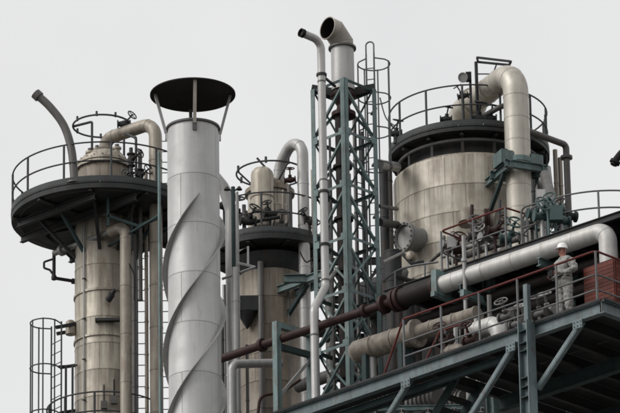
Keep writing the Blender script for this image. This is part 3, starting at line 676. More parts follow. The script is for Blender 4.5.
# teal bracket carrying it
rad = V((f2.x - RX, f2.y - YR, 0)).normalized(); tan_ = V((-rad.y, rad.x, 0)); zb = Zat(173, f2.x, f2.y)
tb = thing('pipe_bracket', 'teal steel bracket and saddle clamping the fat overhead pipe', 'bracket', V((RX, YR, zb)) + rad * br)
for q in (-.46, .46):
    a = V((RX, YR, zb)) + rad * (br - .05) + tan_ * q; b = V((f2.x, f2.y, zb)) + rad * .5 + tan_ * q
    MB().ibeam(a, b, .2, .12).build('bracket_beam', 'teal', tb)
    MB().bar(a - UP * .95, V((f2.x, f2.y, zb - .1)) + rad * .1 + tan_ * q, .09, .09).build('knee_brace', 'teal_dark', tb)
for q in (-.42, .44):
    c = V((f2.x, f2.y, zb + .02)) + rad * q; MB().ibeam(c - tan_ * .6, c + tan_ * .6, .2, .12).build('cross_beam', 'teal', tb)
for q in (-1, 1):
    c = V((f2.x, f2.y, zb + .3)) + tan_ * q * .42; MB().box(c, .34, .5, .36, (tan_, rad, UP)).build('saddle', 'teal', tb)
    MB().box(c + UP * .2 + tan_ * q * .02, .16, .3, .1, (tan_, rad, UP)).build('saddle_cap', 'teal_dark', tb)
MB().lathe((f2.x, f2.y, zb + .22), [(.325, 0), (.365, .002), (.365, .14), (.325, .142)], 32).build('pipe_clamp', 'teal', tb)
# davit and lamps on the platform
q = P(476, 62, YR - 1.7)
dv = thing('davit', 'dark davit post with a flat bar frame above the broad column platform', 'davit', (q.x, q.y, zr_))
MB().tube([V((q.x, q.y, zr_)), q], .045, 10).build('mast', 'dark', dv)
fr = [P(477, 57.5, YR - 1.7), P(511, 61.5, YR - 1.9), P(509, 65, YR - 1.65), P(478, 62, YR - 1.45)]
for a, b in zip(fr, fr[1:] + fr[:1]): MB().bar(a, b, .05, .05).build('frame_bar', 'dark', dv)
MB().tube([P(493, 74, YR - 1.8), P(497, 63, YR - 1.7)], .02, 8).build('chain', 'dark', dv); MB().lathe(P(493, 76, YR - 1.8), [(.02, 0), (.05, .03), (.05, .07), (.02, .1)], 10).build('hook_block', 'dark', dv)
MB().tube([P(476, 74, YR - 1.7), P(491, 74, YR - 1.8)], .018, 8).build('stay', 'dark', dv)
q = P(470, 72, YR - 1.9)
fl = thing('floodlight', 'round floodlight on a short pole at the front of the broad column railing', 'lamp', (q.x, q.y, zr_))
MB().tube([V((q.x, q.y, zr_)), q], .035, 10).build('pole', 'dark', fl)
c = P(463.5, 77.5, YR - 2.0); hd = V((-.45, -.8, -.35)).normalized()
MB().lathe(c - hd * .1, [(.05, 0), (.1, .03), (.135, .12), (.135, .15), (.11, .15), (.11, .13)], 22, hd).build('housing', 'galv', fl); MB().lathe(c, [(.108, 0), (.108, .02)], 22, hd).build('lens', 'lens', fl)
MB().box(P(468.5, 77, YR - 1.92), .14, .14, .24).build('ballast_box', 'black', fl); MB().tube([P(464, 78, YR - 1.95), P(470, 79, YR - 1.9)], .025, 8).build('yoke', 'dark', fl)
ve = thing('relief_valve', 'small dark relief valve beside the floodlight on the broad column', 'valve', P(462, 118, YR - 2.0)); ROOT[ve.name].z = zr_; ve.location.z = zr_
q = P(463, 96, YR - 1.85); MB().cyl(V((q.x, q.y, zr_)), q, .03, 10).build('stand_pipe', 'dark', ve); valve(ve, q, (1, 0, .2), .9, 'dark', (-.5, -.3, .8)); MB().tube([q, P(471, 94, YR - 1.9)], .03, 8).build('branch', 'dark', ve)
for k, (px, py, s_) in enumerate(((395.5, 131, 1.0), (446, 118, .9), (478, 118, 1.2), (490, 117, 1.0))):
    o = thing('deck_valve', ['small dark valve at left end of the broad column deck', 'dark valve on the deck left of the pipe foot', 'dark valve crouched under the fat arching pipe', 'second dark valve under the fat arching pipe, further right'][k], 'valve', (P(px, py, YR - 1.75 + (.9 if k == 0 else 0)).x, YR - 1.75 + (.9 if k == 0 else 0), zr_))
    q = V(o.location) + UP * .28; MB().cyl(V(o.location), q, .06, 10).build('stand_pipe', 'dark', o); valve(o, q, (1, 0, 0), s_ * 1.1, 'dark', (.2, -.3, .9))
MB2 = pipe('small_pipe', 'thin grey pipe running under the arching fat pipe on broad column deck', [P(473, 122, YR - 1.6), P(500, 107, YR - 2.0), P(514, 103, YR - 1.7)], .07, 'vent_dark')
# small pipes down the right side of the broad column
g1 = PZ(528, 131, P(528, 131, YR - 2.3).z); g2 = PZ(566, 145, g1.z)
pipe('small_pipe', 'grey small pipe reaching right of the fat pipe and turning down', [g1, g2, V((g2.x, g2.y, 12))], .085, 'vent_dark', .12, flanges=[(g2 - UP * .35, UP, .07)])
for k, (px, py, yy) in enumerate(((555, 150, YR - .6), (560, 158, YR - .4))):
    q = P(px, py, yy); pipe('small_pipe', ['left of two thin tan pipes down the right edge of the broad column', 'right of two thin tan pipes down the right edge of the broad column'][k], [V((q.x, q.y, 12)), q], .06, 'pipe_tan', bands=1.3)
q = P(543, 168, YR - 1.9); pipe('tapered_duct', 'short grey duct tucked behind the fat pipe under its bracket', [q, V((q.x + .12, q.y, q.z - 1.6))], .2, 'galv')
ld = thing('ladder', 'short dark ladder top at the right edge of the broad column railing', 'ladder', P(547, 180, YR - .2))
ladder(ld, P(548, 210, YR - .3), P(547, 117, YR - .3).z, (1, 0, 0), .3, mt='dark_rail')

# ================================================================== front platform (steel deck at lower right)
def FP(a, b, dz=0.0): return CF + AD * a + BD * b + UP * dz
def foot(px, b=0.0):
    """distance along the front edge to the picture column px"""
    lo, hi = -4.0, 16.0
    for _ in range(40):
        m = (lo + hi) / 2; v = FP(m, b) - EYE; x = 310 + F * v.dot(_r) / v.dot(_f)
        if x > px: lo = m
        else: hi = m
    return (lo + hi) / 2
fpz = thing('steel_platform', 'blue-grey steel platform at lower right where the worker stands', 'platform', (CF.x, CF.y, 0))
bh = .27; aL = foot(255); aD = foot(424)
MB().ibeam(FP(.0, .06, -bh / 2 - .03), FP(aL, .06, -bh / 2 - .03), bh, .16, .02, .016).build('edge_beam', 'blue_steel', fpz)
MB().ibeam(FP(-.085, .0, -bh / 2 - .031), FP(-.085, 7.0, -bh / 2 - .031), bh, .16, .02, .016).build('edge_beam', 'blue_steel', fpz)
MB().bar(FP(-.1, -.03, -.008), FP(aL, -.03, -.008), .03, .05).build('edge_trim', 'dark', fpz)
MB().bar(FP(-.18, -.03, -.0085), FP(-.18, 7, -.0085), .03, .05).build('edge_trim', 'dark', fpz)
nA = 6; pw = aD / nA
for i in range(nA):
    for j in range(4):
        MB().box(FP(pw * (i + .5), .2 + 1.7 * (j + .5), -.012), pw - .02, 1.68, .03, (AD, BD, UP)).build('deck_plate', 'dark', fpz, False)
for i in range(nA + 1):
    MB().ibeam(FP(pw * i + .05, .15, -.14), FP(pw * i + .05, 7.0, -.14), .2, .1).build('joist', 'dark', fpz)
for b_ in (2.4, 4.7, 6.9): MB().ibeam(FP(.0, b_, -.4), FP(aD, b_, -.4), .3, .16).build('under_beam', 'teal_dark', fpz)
for i in range(5):    # narrow walkway on to the left
    wv = (aL - aD) / 5; MB().box(FP(aD + wv * (i + .5), .55, -.012), wv - .02, .7, .03, (AD, BD, UP)).build('walkway_plate', 'dark', fpz, False)
MB().ibeam(FP(aD, .95, -.16), FP(aL, .95, -.16), .2, .1).build('edge_beam', 'teal_dark', fpz)
ac = foot(530.5)
def hcol(parent, a, b, z0, z1, name='column', mt='blue_steel', hw=.23):
    c = CF + AD * a + BD * b; MB().ibeam((c.x, c.y, z0), (c.x, c.y, z1), hw, hw, .02, .016, up=-(AD * .62 - BD * .78)).build(name, mt, parent)
# the main post: flanges face along the edge so that one is lit and the web side is dark
cpt = FP(ac, -.06)
def hpost(parent, c, z0, z1, hw, mt, name='post', f=AD):
    g_ = V((-f.y, f.x, 0))
    mb = MB()
    for q in (-1, 1): mb.box(V((c.x, c.y, (z0 + z1) / 2)) + f * (q * (hw / 2 - .01)), .02, hw, z1 - z0, (f, g_, UP))
    mb.box(V((c.x, c.y, (z0 + z1) / 2)), hw - .04, .016, z1 - z0, (f, g_, UP)); return mb.build(name, mt, parent, False)
hpost(fpz, FP(ac, -.14), 0, zf + .01, .26, 'blue_steel', 'column')
MB().box(FP(ac - .05, -.14, .42), .11, .11, .82, (AD, BD, UP)).build('upper_post', 'blue_steel', fpz, False)
for py in (332, 344, 352, 379, 388, 398):
    z = Zat(py, FP(ac, -.12).x, FP(ac, -.12).y); MB().box(V((*FP(ac, -.14).xy, z)), .2, .24, .02, (AD, BD, UP)).build('stiffener_plate', 'teal_dark', fpz, False)
b1_ = FP(foot(580), .06, -bh - .05); b0_ = V((*FP(ac - .14, .0).xy, Zat(391, *FP(ac, 0).xy)))
MB().angle(b0_, b1_, .1, BD, (0, 0, 1), .014).build('knee_brace', 'blue_steel', fpz)
for x0 in (513, 408):
    t_ = FP(foot(x0), .06, -bh - .02); e = t_ + AD * 3.2 - UP * 3.1
    MB().angle(t_, e, .1, BD, (0, 0, 1), .014).build('diagonal_brace', 'blue_steel', fpz)
for x0 in (513, 408): hpost(fpz, FP(foot(x0) + 3.3, .06), 0, zf - bh - 3.0, .2, 'blue_steel', 'column')
MB().ibeam(FP(ac + .8, .35, -.40), FP(aL, .35, -.40), .14, .1).build('under_beam', 'teal_dark', fpz)
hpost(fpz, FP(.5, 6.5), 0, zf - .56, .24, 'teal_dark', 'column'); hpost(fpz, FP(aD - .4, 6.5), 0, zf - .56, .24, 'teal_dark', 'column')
# railing on the near edge
rl = thing('handrail', 'red-topped grey handrail along the near edge of the steel platform', 'railing', FP(0, .05))
rs = foot(403)
pts = [FP(rs, .05), FP(.06, .05), FP(.06, 6.5)]
rail(rl, pts, 1.14, mids=(.62, .28), spacing=1.15)
e0 = FP(rs, .05, 1.14); e1 = e0 + AD * 1.0 - UP * 1.05 + BD * .35
MB().tube([e0, e1, e1 - UP * .25], .025, 8).build('stair_rail', 'red_rail', rl)
rl2 = thing('handrail', 'second red-topped handrail guarding the stair head on the steel platform', 'railing', FP(rs - .9, 1.0))
q0 = FP(foot(468, 1.0), 1.0); q1 = FP(foot(441, 1.0), 1.0)
MB().tube(fillet([q0 + UP * .02, q0 + UP * 1.05, q1 + UP * 1.05, q1 + AD * .55 + UP * .35, q1 + AD * .6], .15, 5), .024, 8).build('top_rail', 'red_rail', rl2)
for t in (.25, .8): MB().tube([q0 + (q1 - q0) * t, q0 + (q1 - q0) * t + UP * 1.04], .022, 8).build('post', 'grey_rail', rl2)
# stair going down behind the edge beam
sr_ = thing('stair', 'steel stair dropping away at the left end of the steel platform', 'stair', FP(aD, .95, -2.6))
for b_ in (.98, 1.72): MB().bar(FP(aD - .05, b_, -.12), FP(aD + 2.4, b_, -2.6), .04, .2).build('stringer', 'teal_dark', sr_)
tm = MB().box((0, 0, 0), .25, .68, .03, (AD, BD, UP)).mesh('tread', 'dark', smooth=False)
for k in range(11): inst(tm, 'tread', sr_, FP(aD + .12 + .215 * k, 1.35, -.24 - .222 * k))
# red cabinet behind the railing at the corner
rb = thing('red_cabinet', 'rust-red slatted cabinet behind the corner railing', 'cabinet', FP(.5, 2.4))
def cab(parent, a0, a1, b0, b1, z0, z1):
    MB().box(FP((a0 + a1) / 2, (b0 + b1) / 2, (z0 + z1) / 2), abs(a1 - a0), abs(b1 - b0), z1 - z0, (AD, BD, UP)).build('carcass', 'red_panel', parent, False)
    n = 12
    for k in range(n):
        z = z0 + .06 + (z1 - z0 - .1) * (k + .5) / n; h = (z1 - z0 - .1) / n - .008
        MB().box(FP((a0 + a1) / 2, min(b0, b1) - .004, z), abs(a1 - a0) - .06, .03, h, (AD, BD, UP)).build('slat', 'red_panel', parent, False)
        MB().box(FP(min(a0, a1) - .004, (b0 + b1) / 2, z), .03, abs(b1 - b0) - .06, h, (AD, BD, UP)).build('slat', 'red_panel', parent, False)
bA = foot(590, .9); cab(rb, .14, bA, .75, 4.4, .04, 1.2)
MB().box(FP(.14 + (bA - .14) / 2, 2.58, .02), bA - .1, 3.72, .04, (AD, BD, UP)).build('plinth', 'dark', rb, False)
# clutter of valves on the deck left of the worker
for k, (px, b_, s_, mt_) in enumerate(((518, .7, 1.0, 'vent_dark'), (526, 1.0, 1.15, 'galv'), (541, .6, 1.05, 'vent_dark'), (549, .8, 1.1, 'galv'))):
    p = FP(foot(px, b_), b_); o = thing('deck_valve', ['leftmost grey valve in the row left of the worker', 'pale valve second in the row left of the worker', 'grey valve third in the row left of the worker', 'pale valve nearest to the worker on the deck'][k], 'valve', p, 'valves on the deck beside the worker')
    MB().cyl(p, p + UP * (.5 + .1 * (k % 2)), .06, 12).build('stand_pipe', mt_, o); valve(o, p + UP * (.45 + .1 * (k % 2)), AD, s_ * 1.1, mt_, (-.2, -.5, .8))
q0 = FP(foot(512, .8), .8, .28); q1 = FP(foot(585, .8), .8, .28)
pipe('deck_pipe', 'low pale pipe running along the deck behind the valves', [q0, q1], .07, 'galv', bands=.8, flanges=[(q0 + (q1 - q0) * .3, q1 - q0, .08)])

# ================================================================== long pipe: rusty, reducer, then white insulated with an elbow
YW = 105.5
w1 = P(607.5, 230, YW); zw = w1.z
wa = P(607.5, 230, YW); wb = PZ(438, 286.5, zw); wd_ = (wb - wa).normalized()
def along(px):
    lo, hi = -3.0, 25.0
    for _ in range(40):
        m = (lo + hi) / 2; v = wa + wd_ * m - EYE; x = 310 + F * v.dot(_r) / v.dot(_f)
        if x > px: lo = m
        else: hi = m
    return wa + wd_ * ((lo + hi) / 2)
pipe('insulated_pipe', 'thick white insulated pipe under the upper deck with an elbow down at right', [along(438), wa, V((wa.x, wa.y, zf + .3))], .212, 'pipe_white', .3, bands=.9, n=32)
bp = thing('rusty_pipe', 'long rust-brown pipe slanting from the white pipe down behind the spiral stack', 'pipe', along(200))
MB().tube([along(438.5), along(400)], .235, 24).build('thick_section', 'brown_dark', bp)
MB().lathe(along(400), [(.235, 0), (.235, .02), (.105, .3), (.105, .36)], 24, wd_).build('reducer', 'brown_pipe', bp)
for px, rr in ((401, .29), (396, .28), (384, .23), (436, .26)):
    MB().lathe(along(px), [(.12, -.05), (rr, -.048), (rr, .048), (.12, .05)], 24, wd_).build('flange', 'brown_pipe', bp)
MB().tube([along(393), along(196)], .102, 20).build('pipe_run', 'brown_pipe', bp)
for px in (365, 318, 262): MB().lathe(along(px), [(.09, -.05), (.165, -.048), (.165, .048), (.09, .05)], 20, wd_).build('flange', 'brown_pipe', bp)
# dark lines running alongside under the deck
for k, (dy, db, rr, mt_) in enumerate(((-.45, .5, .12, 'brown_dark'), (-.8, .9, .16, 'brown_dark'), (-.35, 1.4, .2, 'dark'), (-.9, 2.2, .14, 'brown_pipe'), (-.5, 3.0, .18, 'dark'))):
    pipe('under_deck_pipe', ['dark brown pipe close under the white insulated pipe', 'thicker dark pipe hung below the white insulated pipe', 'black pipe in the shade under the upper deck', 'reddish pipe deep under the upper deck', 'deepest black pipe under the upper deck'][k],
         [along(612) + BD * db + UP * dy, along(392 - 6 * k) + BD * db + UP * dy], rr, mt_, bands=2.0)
# ================================================================== upper deck
ue = P(600, 217.5, YW + .25); zu = ue.z
uo = PZ(449, 268.5, zu); ud = (uo - ue).normalized(); un = V((-ud.y, ud.x, 0)); un = un if un.y > 0 else -un
up_ = thing('upper_deck', 'dark upper deck above the white insulated pipe', 'platform', V((ue.x, ue.y, 0)))
def UD(a, b, dz=0): return ue + ud * a + un * b + UP * dz
La = (PZ(384, 291, zu) - ue).length
for i in range(9):
    for j in range(6):
        a = -3.0 + (La + 3.0) * (i + .5) / 9; b = .1 + 1.25 * (j + .5); c = UD(a, b)
        if (V((c.x, c.y, 0)) - V((RX, YR, 0))).length < br + .5: continue
        MB().box(UD(a, b, -.02), (La + 3) / 9 - .015, 1.235, .04, (ud, un, UP)).build('deck_plate', 'dark', up_, False)
MB().ibeam(UD(-3, .03, -.08), UD(La, .03, -.08), .16, .1).build('edge_beam', 'dark', up_)
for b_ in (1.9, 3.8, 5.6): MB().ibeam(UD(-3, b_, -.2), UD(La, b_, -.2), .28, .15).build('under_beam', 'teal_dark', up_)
for i in range(8):
    a = -2.6 + (La + 2.2) * i / 7; MB().ibeam(UD(a, .1, -.16), UD(a, 4.6, -.16), .18, .1).build('joist', 'dark', up_)
for px in (467, 545, 640):
    a = (PZ(px, 262 - (px - 467) * .34, zu) - ue); a = a.dot(ud); c = UD(a, .75)
    hpost(up_, c, 0, zu - .05, .22, 'teal', 'column', ud); c = UD(a, 6.3); hpost(up_, c, 0, zu - .05, .22, 'teal_dark', 'column', ud)
    MB().ibeam(UD(a, -.3, -.72), UD(a, 2.0, -.72), .2, .12).build('outrigger', 'teal', up_)
    MB().bar(UD(a, 1.9, -.8), UD(a, .8, -1.9), .08, .08).build('knee_brace', 'teal_dark', up_)
hg = thing('pipe_hanger', 'teal hanger plate gripping the left end of the white insulated pipe', 'bracket', along(441) - UP * .3)
MB().box(along(441) - BD * .0 + UP * .02, .16, .5, .62, (wd_, BD, UP)).build('plate', 'teal', hg, False); MB().bar(along(441) - UP * .28 - BD * .3, along(441) - UP * .28 + BD * 2.2, .12, .12).build('arm', 'teal', hg)
MB().bar(along(470) - UP * .5 - BD * .3, along(470) - UP * .5 + BD * 2.2, .12, .16).build('arm', 'teal', hg)
tpz = P(463.5, 236, YW + 2.6); tp2 = thing('stand_pole', 'tall grey pole rising through the stair rails in front of the broad column', 'pole', (tpz.x, tpz.y, 0))
MB().tube([(tpz.x, tpz.y, 0), tpz], .05, 10).build('shaft', 'galv', tp2)
for y_ in (262, 300): MB().lathe((tpz.x, tpz.y, Zat(y_, tpz.x, tpz.y)), [(.05, 0), (.075, .002), (.075, .08), (.05, .082)], 12).build('coupling', 'galv', tp2)
# railings on the upper deck: corner of a landing in front of the broad column
r3 = thing('handrail', 'rusty-topped handrail cornering in front of the broad column manhole side', 'railing', UD(La * .6, .6))
zr3 = PZ(441, 231, zu + 1.15)
k0 = V((zr3.x, zr3.y, zu)); k1_ = PZ(505, 207.5, zu + 1.15); k1_.z = zu; k2_ = PZ(527, 214.5, zu + 1.15); k2_.z = zu; k3_ = PZ(463, 239.5, zu + 1.15); k3_.z = zu
rail(r3, [k3_, k0, k1_, k2_], 1.15, mids=(.6,), top='red_rail', low='grey_rail', spacing=1.1, pr=.024)
r4 = thing('handrail', 'curved dark gate rail right of the fat pipe on the upper deck', 'railing', UD(1.5, 1.0))
k5 = PZ(521, 208, zu + 1.0); k6 = PZ(540, 202, zu + 1.0); k5.z = k6.z = zu
MB().tube(fillet([k5, k5 + UP * 1.0, k6 + UP * 1.0, k6], .15, 5), .024, 8).build('loop', 'vent_dark', r4); MB().tube([k5 + UP * .5, k6 + UP * .5], .02, 8).build('mid_rail', 'vent_dark', r4)
# round rail of the next column platform at the right edge of the picture
cq = P(606, 233 + 29, YW + 3.3); cqz = Zat(190.5 + 39.5, cq.x, YW + 1.35) 
r5 = thing('handrail', 'round grey hoop railing standing against the sky at the right edge', 'railing', (cq.x, cq.y, zu))
hh = P(604, 190.5, YW + 1.35).z - zu
ring_rail(r5, cq.x, cq.y, zu, 1.95, -172, -8, [-170, -137, -97, -60, -25], h=hh, mt='grey_rail', mids=(hh - .42,), toe=False, pr=.026)
# teal pump and valve skid
sk = thing('valve_skid', 'cluster of teal valves and posts on the upper deck', 'valve skid', UD(.6, 1.5))
sp = PZ(552, 246, zu)
MB().box(V((sp.x, sp.y, zu + .05)), 1.0, .8, .1, (ud, un, UP)).build('skid_base', 'teal_dark', sk, False)
for k, (px, py) in enumerate(((537, 208), (543, 202), (549, 197), (556, 203), (562, 206), (566, 212))):
    q = PZ(px, py + 40, zu); q.z = zu; t = V((q.x, q.y, Zat(py, q.x, q.y))); MB().cyl(q, t, .035 + .02 * (k % 3 == 1), 10).build('post', ['valve_teal', 'galv', 'valve_teal'][k % 3], sk)
    if k != 2: valve(sk, V((q.x, q.y, t.z - .15 - .22 * (k % 3))), (1, .3, 0), 1.3, 'valve_teal', (.3 - .2 * k, -.8, .3))
for (a, b) in (((536, 214), (566, 214)), ((538, 228), (566, 222))): MB().bar(PZ(a[0], a[1], zu + .8), PZ(b[0], b[1], zu + .8), .06, .06).build('tie_bar', 'valve_teal', sk)
MB().box(P(556, 214, YW + 1.4), .3, .22, .36).build('control_box', 'valve_teal', sk, False)
pipe('leaning_pipe', 'grey pipe leaning behind the teal valves right of the fat pipe', [P(545, 175, 116.5), P(556, 215, 114.5)], .13, 'vent_dark')
# dark vent tip poking in at the right edge
vt = [P(613.5, 165, 110), P(617, 158.5, 110), P(626, 150, 110), P(640, 152, 110)]
vo = thing('vent_pipe', 'dark drooping vent tip poking in at the right picture edge', 'pipe', V((vt[-1].x, 110, zu)))
MB().tube(smooth(vt) + [V((vt[-1].x + .05, 110, zu))], .085, 14).build('pipe_run', 'near_black', vo)
dn = (vt[0] - vt[1]).normalized(); MB().lathe(vt[0] - dn * .12, [(.085, 0), (.13, .002), (.13, .07), (.1, .072), (.1, .03)], 16, dn).build('mouth_flange', 'near_black', vo)

# ================================================================== long tan vessel pipe behind the stair rail
bq = 2.6; zt2 = P(360, 350, 107.5).z; h0 = P(357, 352, 107.5); h1 = PZ(520, 301, zt2)
hd_ = (h1 - h0).normalized()
lv = thing('heat_exchanger', 'long tan horizontal exchanger lying behind the stair rails', 'vessel', h0 - UP * .4)
MB().tube([h0, h0 + hd_ * 1.7], .26, 28).build('shell', 'lagging', lv)
MB().lathe(h0, [(.26, -.001), (.2, -.1), (.08, -.15)], 28, hd_).build('end_head', 'lagging', lv)
MB().lathe(h0 + hd_ * 1.7, [(.2, 0), (.33, .001), (.33, .09), (.2, .1)], 28, hd_).build('flange', 'lagging', lv)
MB().tube([h0 + hd_ * 1.78, h0 + hd_ * 3.5], .185, 24).build('channel', 'lagging', lv)
for t in (.5, 1.1, 2.2, 2.85, 3.48): MB().lathe(h0 + hd_ * t, [(.18, -.03), (.275 if t < 1.7 else .2, -.028), (.275 if t < 1.7 else .2, .028), (.18, .03)], 26, hd_).build('band', 'lagging', lv)
for t in (.35, 1.4): MB().box(h0 + hd_ * t - UP * .55, .12, .4, .7, (hd_, UP.cross(hd_), UP)).build('saddle', 'teal_dark', lv)
MB().cyl(h0 + hd_ * .45 - UP * .2, h0 + hd_ * .45 - UP * 1.2, .09, 14).build('drain_pipe', 'galv', lv)
ie = pipe('insulated_elbow', 'pale lagged pipe end on the deck under the white pipe', [FP(foot(472, 1.3), 1.3, .92), FP(foot(500, 1.3), 1.3, .92), FP(foot(503, 1.3), 1.3, .02)], .2, 'pipe_white', .3, bands=.4)
MB().box(FP(foot(480, 1.3), 1.3, .37), .1, .3, .72, (AD, BD, UP)).build('saddle', 'teal_dark', ie, False)
pipe('insulated_elbow', 'low pale lagged pipe bend behind the stair foot rails', [FP(foot(452, 1.2), 1.0, .5), FP(foot(466, 1.2), 1.0, .5), FP(foot(469, 1.0), 1.0, .02)], .15, 'lagging', .25, bands=.4)
for k, (px, b_, h_) in enumerate(((457, 1.3, 1.2), (478, 1.9, 1.5), (492, 2.4, 2.2))):
    p = FP(foot(px, b_), b_); pipe('stand_pipe', ['grey standpipe left of the tall pole on the deck', 'grey standpipe further left behind the stair rails', 'dim standpipe behind the pale lagged pipe end'][k], [p - UP * .02, p + UP * h_], .05, ('galv', 'galv', 'vent_dark')[k])

# ================================================================== teal frame and brackets by the middle column
tf = thing('pipe_support', 'teal trestle frame carrying the rusty pipe before the middle column', 'trestle', (P(276, 380, 109.5).x, 109.5, 0))
q = along(277) - UP * .15; qy = q.y
a_ = P(276.5, 322, qy - .15); b_ = V((a_.x, a_.y, 0)); bb = b_ + BD * 1.05 + AD * -.1
MB().box(V((a_.x, a_.y, a_.z / 2)), .15, .15, a_.z, (AD, BD, UP)).build('leg', 'teal', tf, False)
MB().box(V((bb.x, bb.y, a_.z / 2)), .15, .15, a_.z, (AD, BD, UP)).build('leg', 'teal', tf, False)
MB().bar(a_ - UP * .08, V((bb.x, bb.y, a_.z - .08)), .14, .14).build('top_beam', 'teal', tf)
MB().bar(V((a_.x, a_.y, Zat(346, a_.x, a_.y))), V((bb.x, bb.y, Zat(346, a_.x, a_.y))), .12, .14).build('pipe_beam', 'teal_dark', tf)
MB().bar(V((a_.x, a_.y, Zat(398, a_.x, a_.y))), V((bb.x, bb.y, Zat(350, a_.x, a_.y))), .07, .07).build('diagonal', 'galv', tf)
tk = thing('pipe_bracket', 'teal bracket tray round the grey gooseneck pipe at the middle column', 'bracket', P(300, 290, YM - 1.5))
z_ = P(300, 286, YM - 1.1).z
for q in (-.35, .35): MB().ibeam(V((MX + .1, YM - .4 + q, z_)), V((MX + 1.35, YM - 1.6 + q, z_)), .2, .12).build('bracket_beam', 'teal', tk)
MB().ibeam(V((P(284, 286, YM - 1.6).x, YM - 1.6, z_ + .02)), V((P(320, 286, YM - 1.6).x, YM - 1.6, z_ + .02)), .22, .13).build('cross_beam', 'teal', tk)
MB().bar(V((MX + .35, YM - .6, z_ - .8)), V((MX + 1.0, YM - 1.5, z_ - .1)), .1, .1).build('knee_brace', 'teal_dark', tk)
# diagonal light pipe in front of tower, lower down
MB_3 = pipe('slanting_pipe', 'pale short pipe slanting inside the lattice tower', [P(327, 283, YT + .3), P(342, 263, YT + .9)], .05, 'galv', n=12)

# ================================================================== rear pipe rack seen through the tower foot
rk = thing('pipe_rack', 'dim braced pipe rack behind the foot of the lattice tower', 'trestle', (P(350, 350, 121).x, 121, 0))
ry = 121.0
for px in (328, 352, 383):
    q = P(px, 258, ry); MB().ibeam(V((q.x, ry, 0)), V((q.x, ry, Zat(258, q.x, ry))), .2, .2).build('post', 'teal_dark', rk)
for py in (262, 300, 338, 376, 412): MB().ibeam(P(322, py, ry), P(392, py - 1.2, ry), .18, .12).build('beam', 'dark', rk)
for k, py in enumerate((300, 338, 376, 412)):
    for (x0, x1) in ((328, 352), (352, 383)):
        MB().bar(P(x0, py - 37, ry), P(x1, py, ry), .07, .07).build('brace', 'dark', rk); MB().bar(P(x1, py - 37, ry + .1), P(x0, py, ry + .1), .07, .07).build('brace', 'dark', rk)
for k, (px, py, l_, rr, mt_) in enumerate(((392, 285, 14, .35, 'dark'), (384, 312, 11, .26, 'brown_dark'), (352, 318, 12, .2, 'dark'), (340, 372, 8, .16, 'vent_dark'), (352, 395, 9, .22, 'dark'))):
    q = P(px, py, ry - 1.2 - .3 * k); pipe('rack_pipe', ['thick black pipe crossing between tower and broad column', 'dark brown pipe end low right of the tower', 'dark pipe crossing behind the tower waist', 'grey pipe low behind the tower foot', 'dark pipe lowest behind the tower foot'][k], [q + AD * -1.2, q + AD * 1.5], rr, mt_, bands=.9)
for k, (px, b_, rr, mt_) in enumerate(((330, 117.3, .12, 'vent_dark'), (345, 118.6, .16, 'brown_dark'), (372, 118.9, .14, 'dark'), (394, 117.0, .22, 'dark'), (401, 116.6, .16, 'brown_dark'))):
    q = P(px, 300, b_); pipe('rack_riser', ['grey riser low behind the tower left leg', 'brown riser low behind the tower near leg', 'black riser low behind the tower right leg', 'thick black riser between tower and reducer', 'dark brown riser behind the pipe reducer'][k], [V((q.x, q.y, 12)), V((q.x, q.y, Zat((296, 290, 292, 252, 300)[k], q.x, q.y)))], rr, mt_, bands=.8)
# equipment under the left end of the platform
for k, (px, py, yy) in enumerate(((425, 402, 108), (452, 405, 109.5), (380, 408, 110), (350, 408, 109))):
    q = P(px, py, yy); o = thing('motor', ['grey finned motor below the platform, nearest the brace', 'grey motor below the platform, right of its twin', 'grey motor glimpsed below the beam under the exchanger', 'grey motor at the frame foot below the tower'][k], 'motor', q - UP * .3, 'motors below the platform')
    cs_ = MB().tube([q - AD * .45, q + AD * .4], .26, 20).build('casing', 'vent_dark', o)
    fm = MB().lathe((0, 0, 0), [(.26, -.012), (.3, -.011), (.3, .011), (.26, .012)], 20, AD).mesh('fin', 'vent_dark')
    for j in range(6): inst(fm, 'fin', cs_, q + AD * (-.35 + .13 * j))
    MB().box(q + UP * .3, .25, .2, .14, (AD, BD, UP)).build('terminal_box', 'vent_dark', o, False); MB().box(q - UP * .3, .8, .45, .08, (AD, BD, UP)).build('foot', 'dark', o, False)
lo = thing('lower_deck', 'open beam floor under the left end of the steel platform', 'platform', V((P(430, 420, 109).x, 109, 0)))
zlo = P(425, 402, 108).z - .36
for j in range(5): MB().ibeam(V((P(318, 410, 109).x, 107.4 + .65 * j, zlo)), V((P(482, 410, 109).x, 107.4 + .65 * j, zlo)), .12, .1).build('floor_beam', 'teal', lo)
for i in range(7): MB().ibeam(V((P(322 + 26 * i, 410, 109).x, 107.2, zlo - .13)), V((P(322 + 26 * i, 410, 109).x, 110.4, zlo - .13)), .12, .1).build('cross_beam', 'galv', lo)
for i in range(4): 
    q = V((P(322 + 52 * i, 410, 109).x, 109, 0)); MB().ibeam(q, V((q.x, q.y, zlo - .2)), .2, .2).build('column', 'teal_dark', lo)

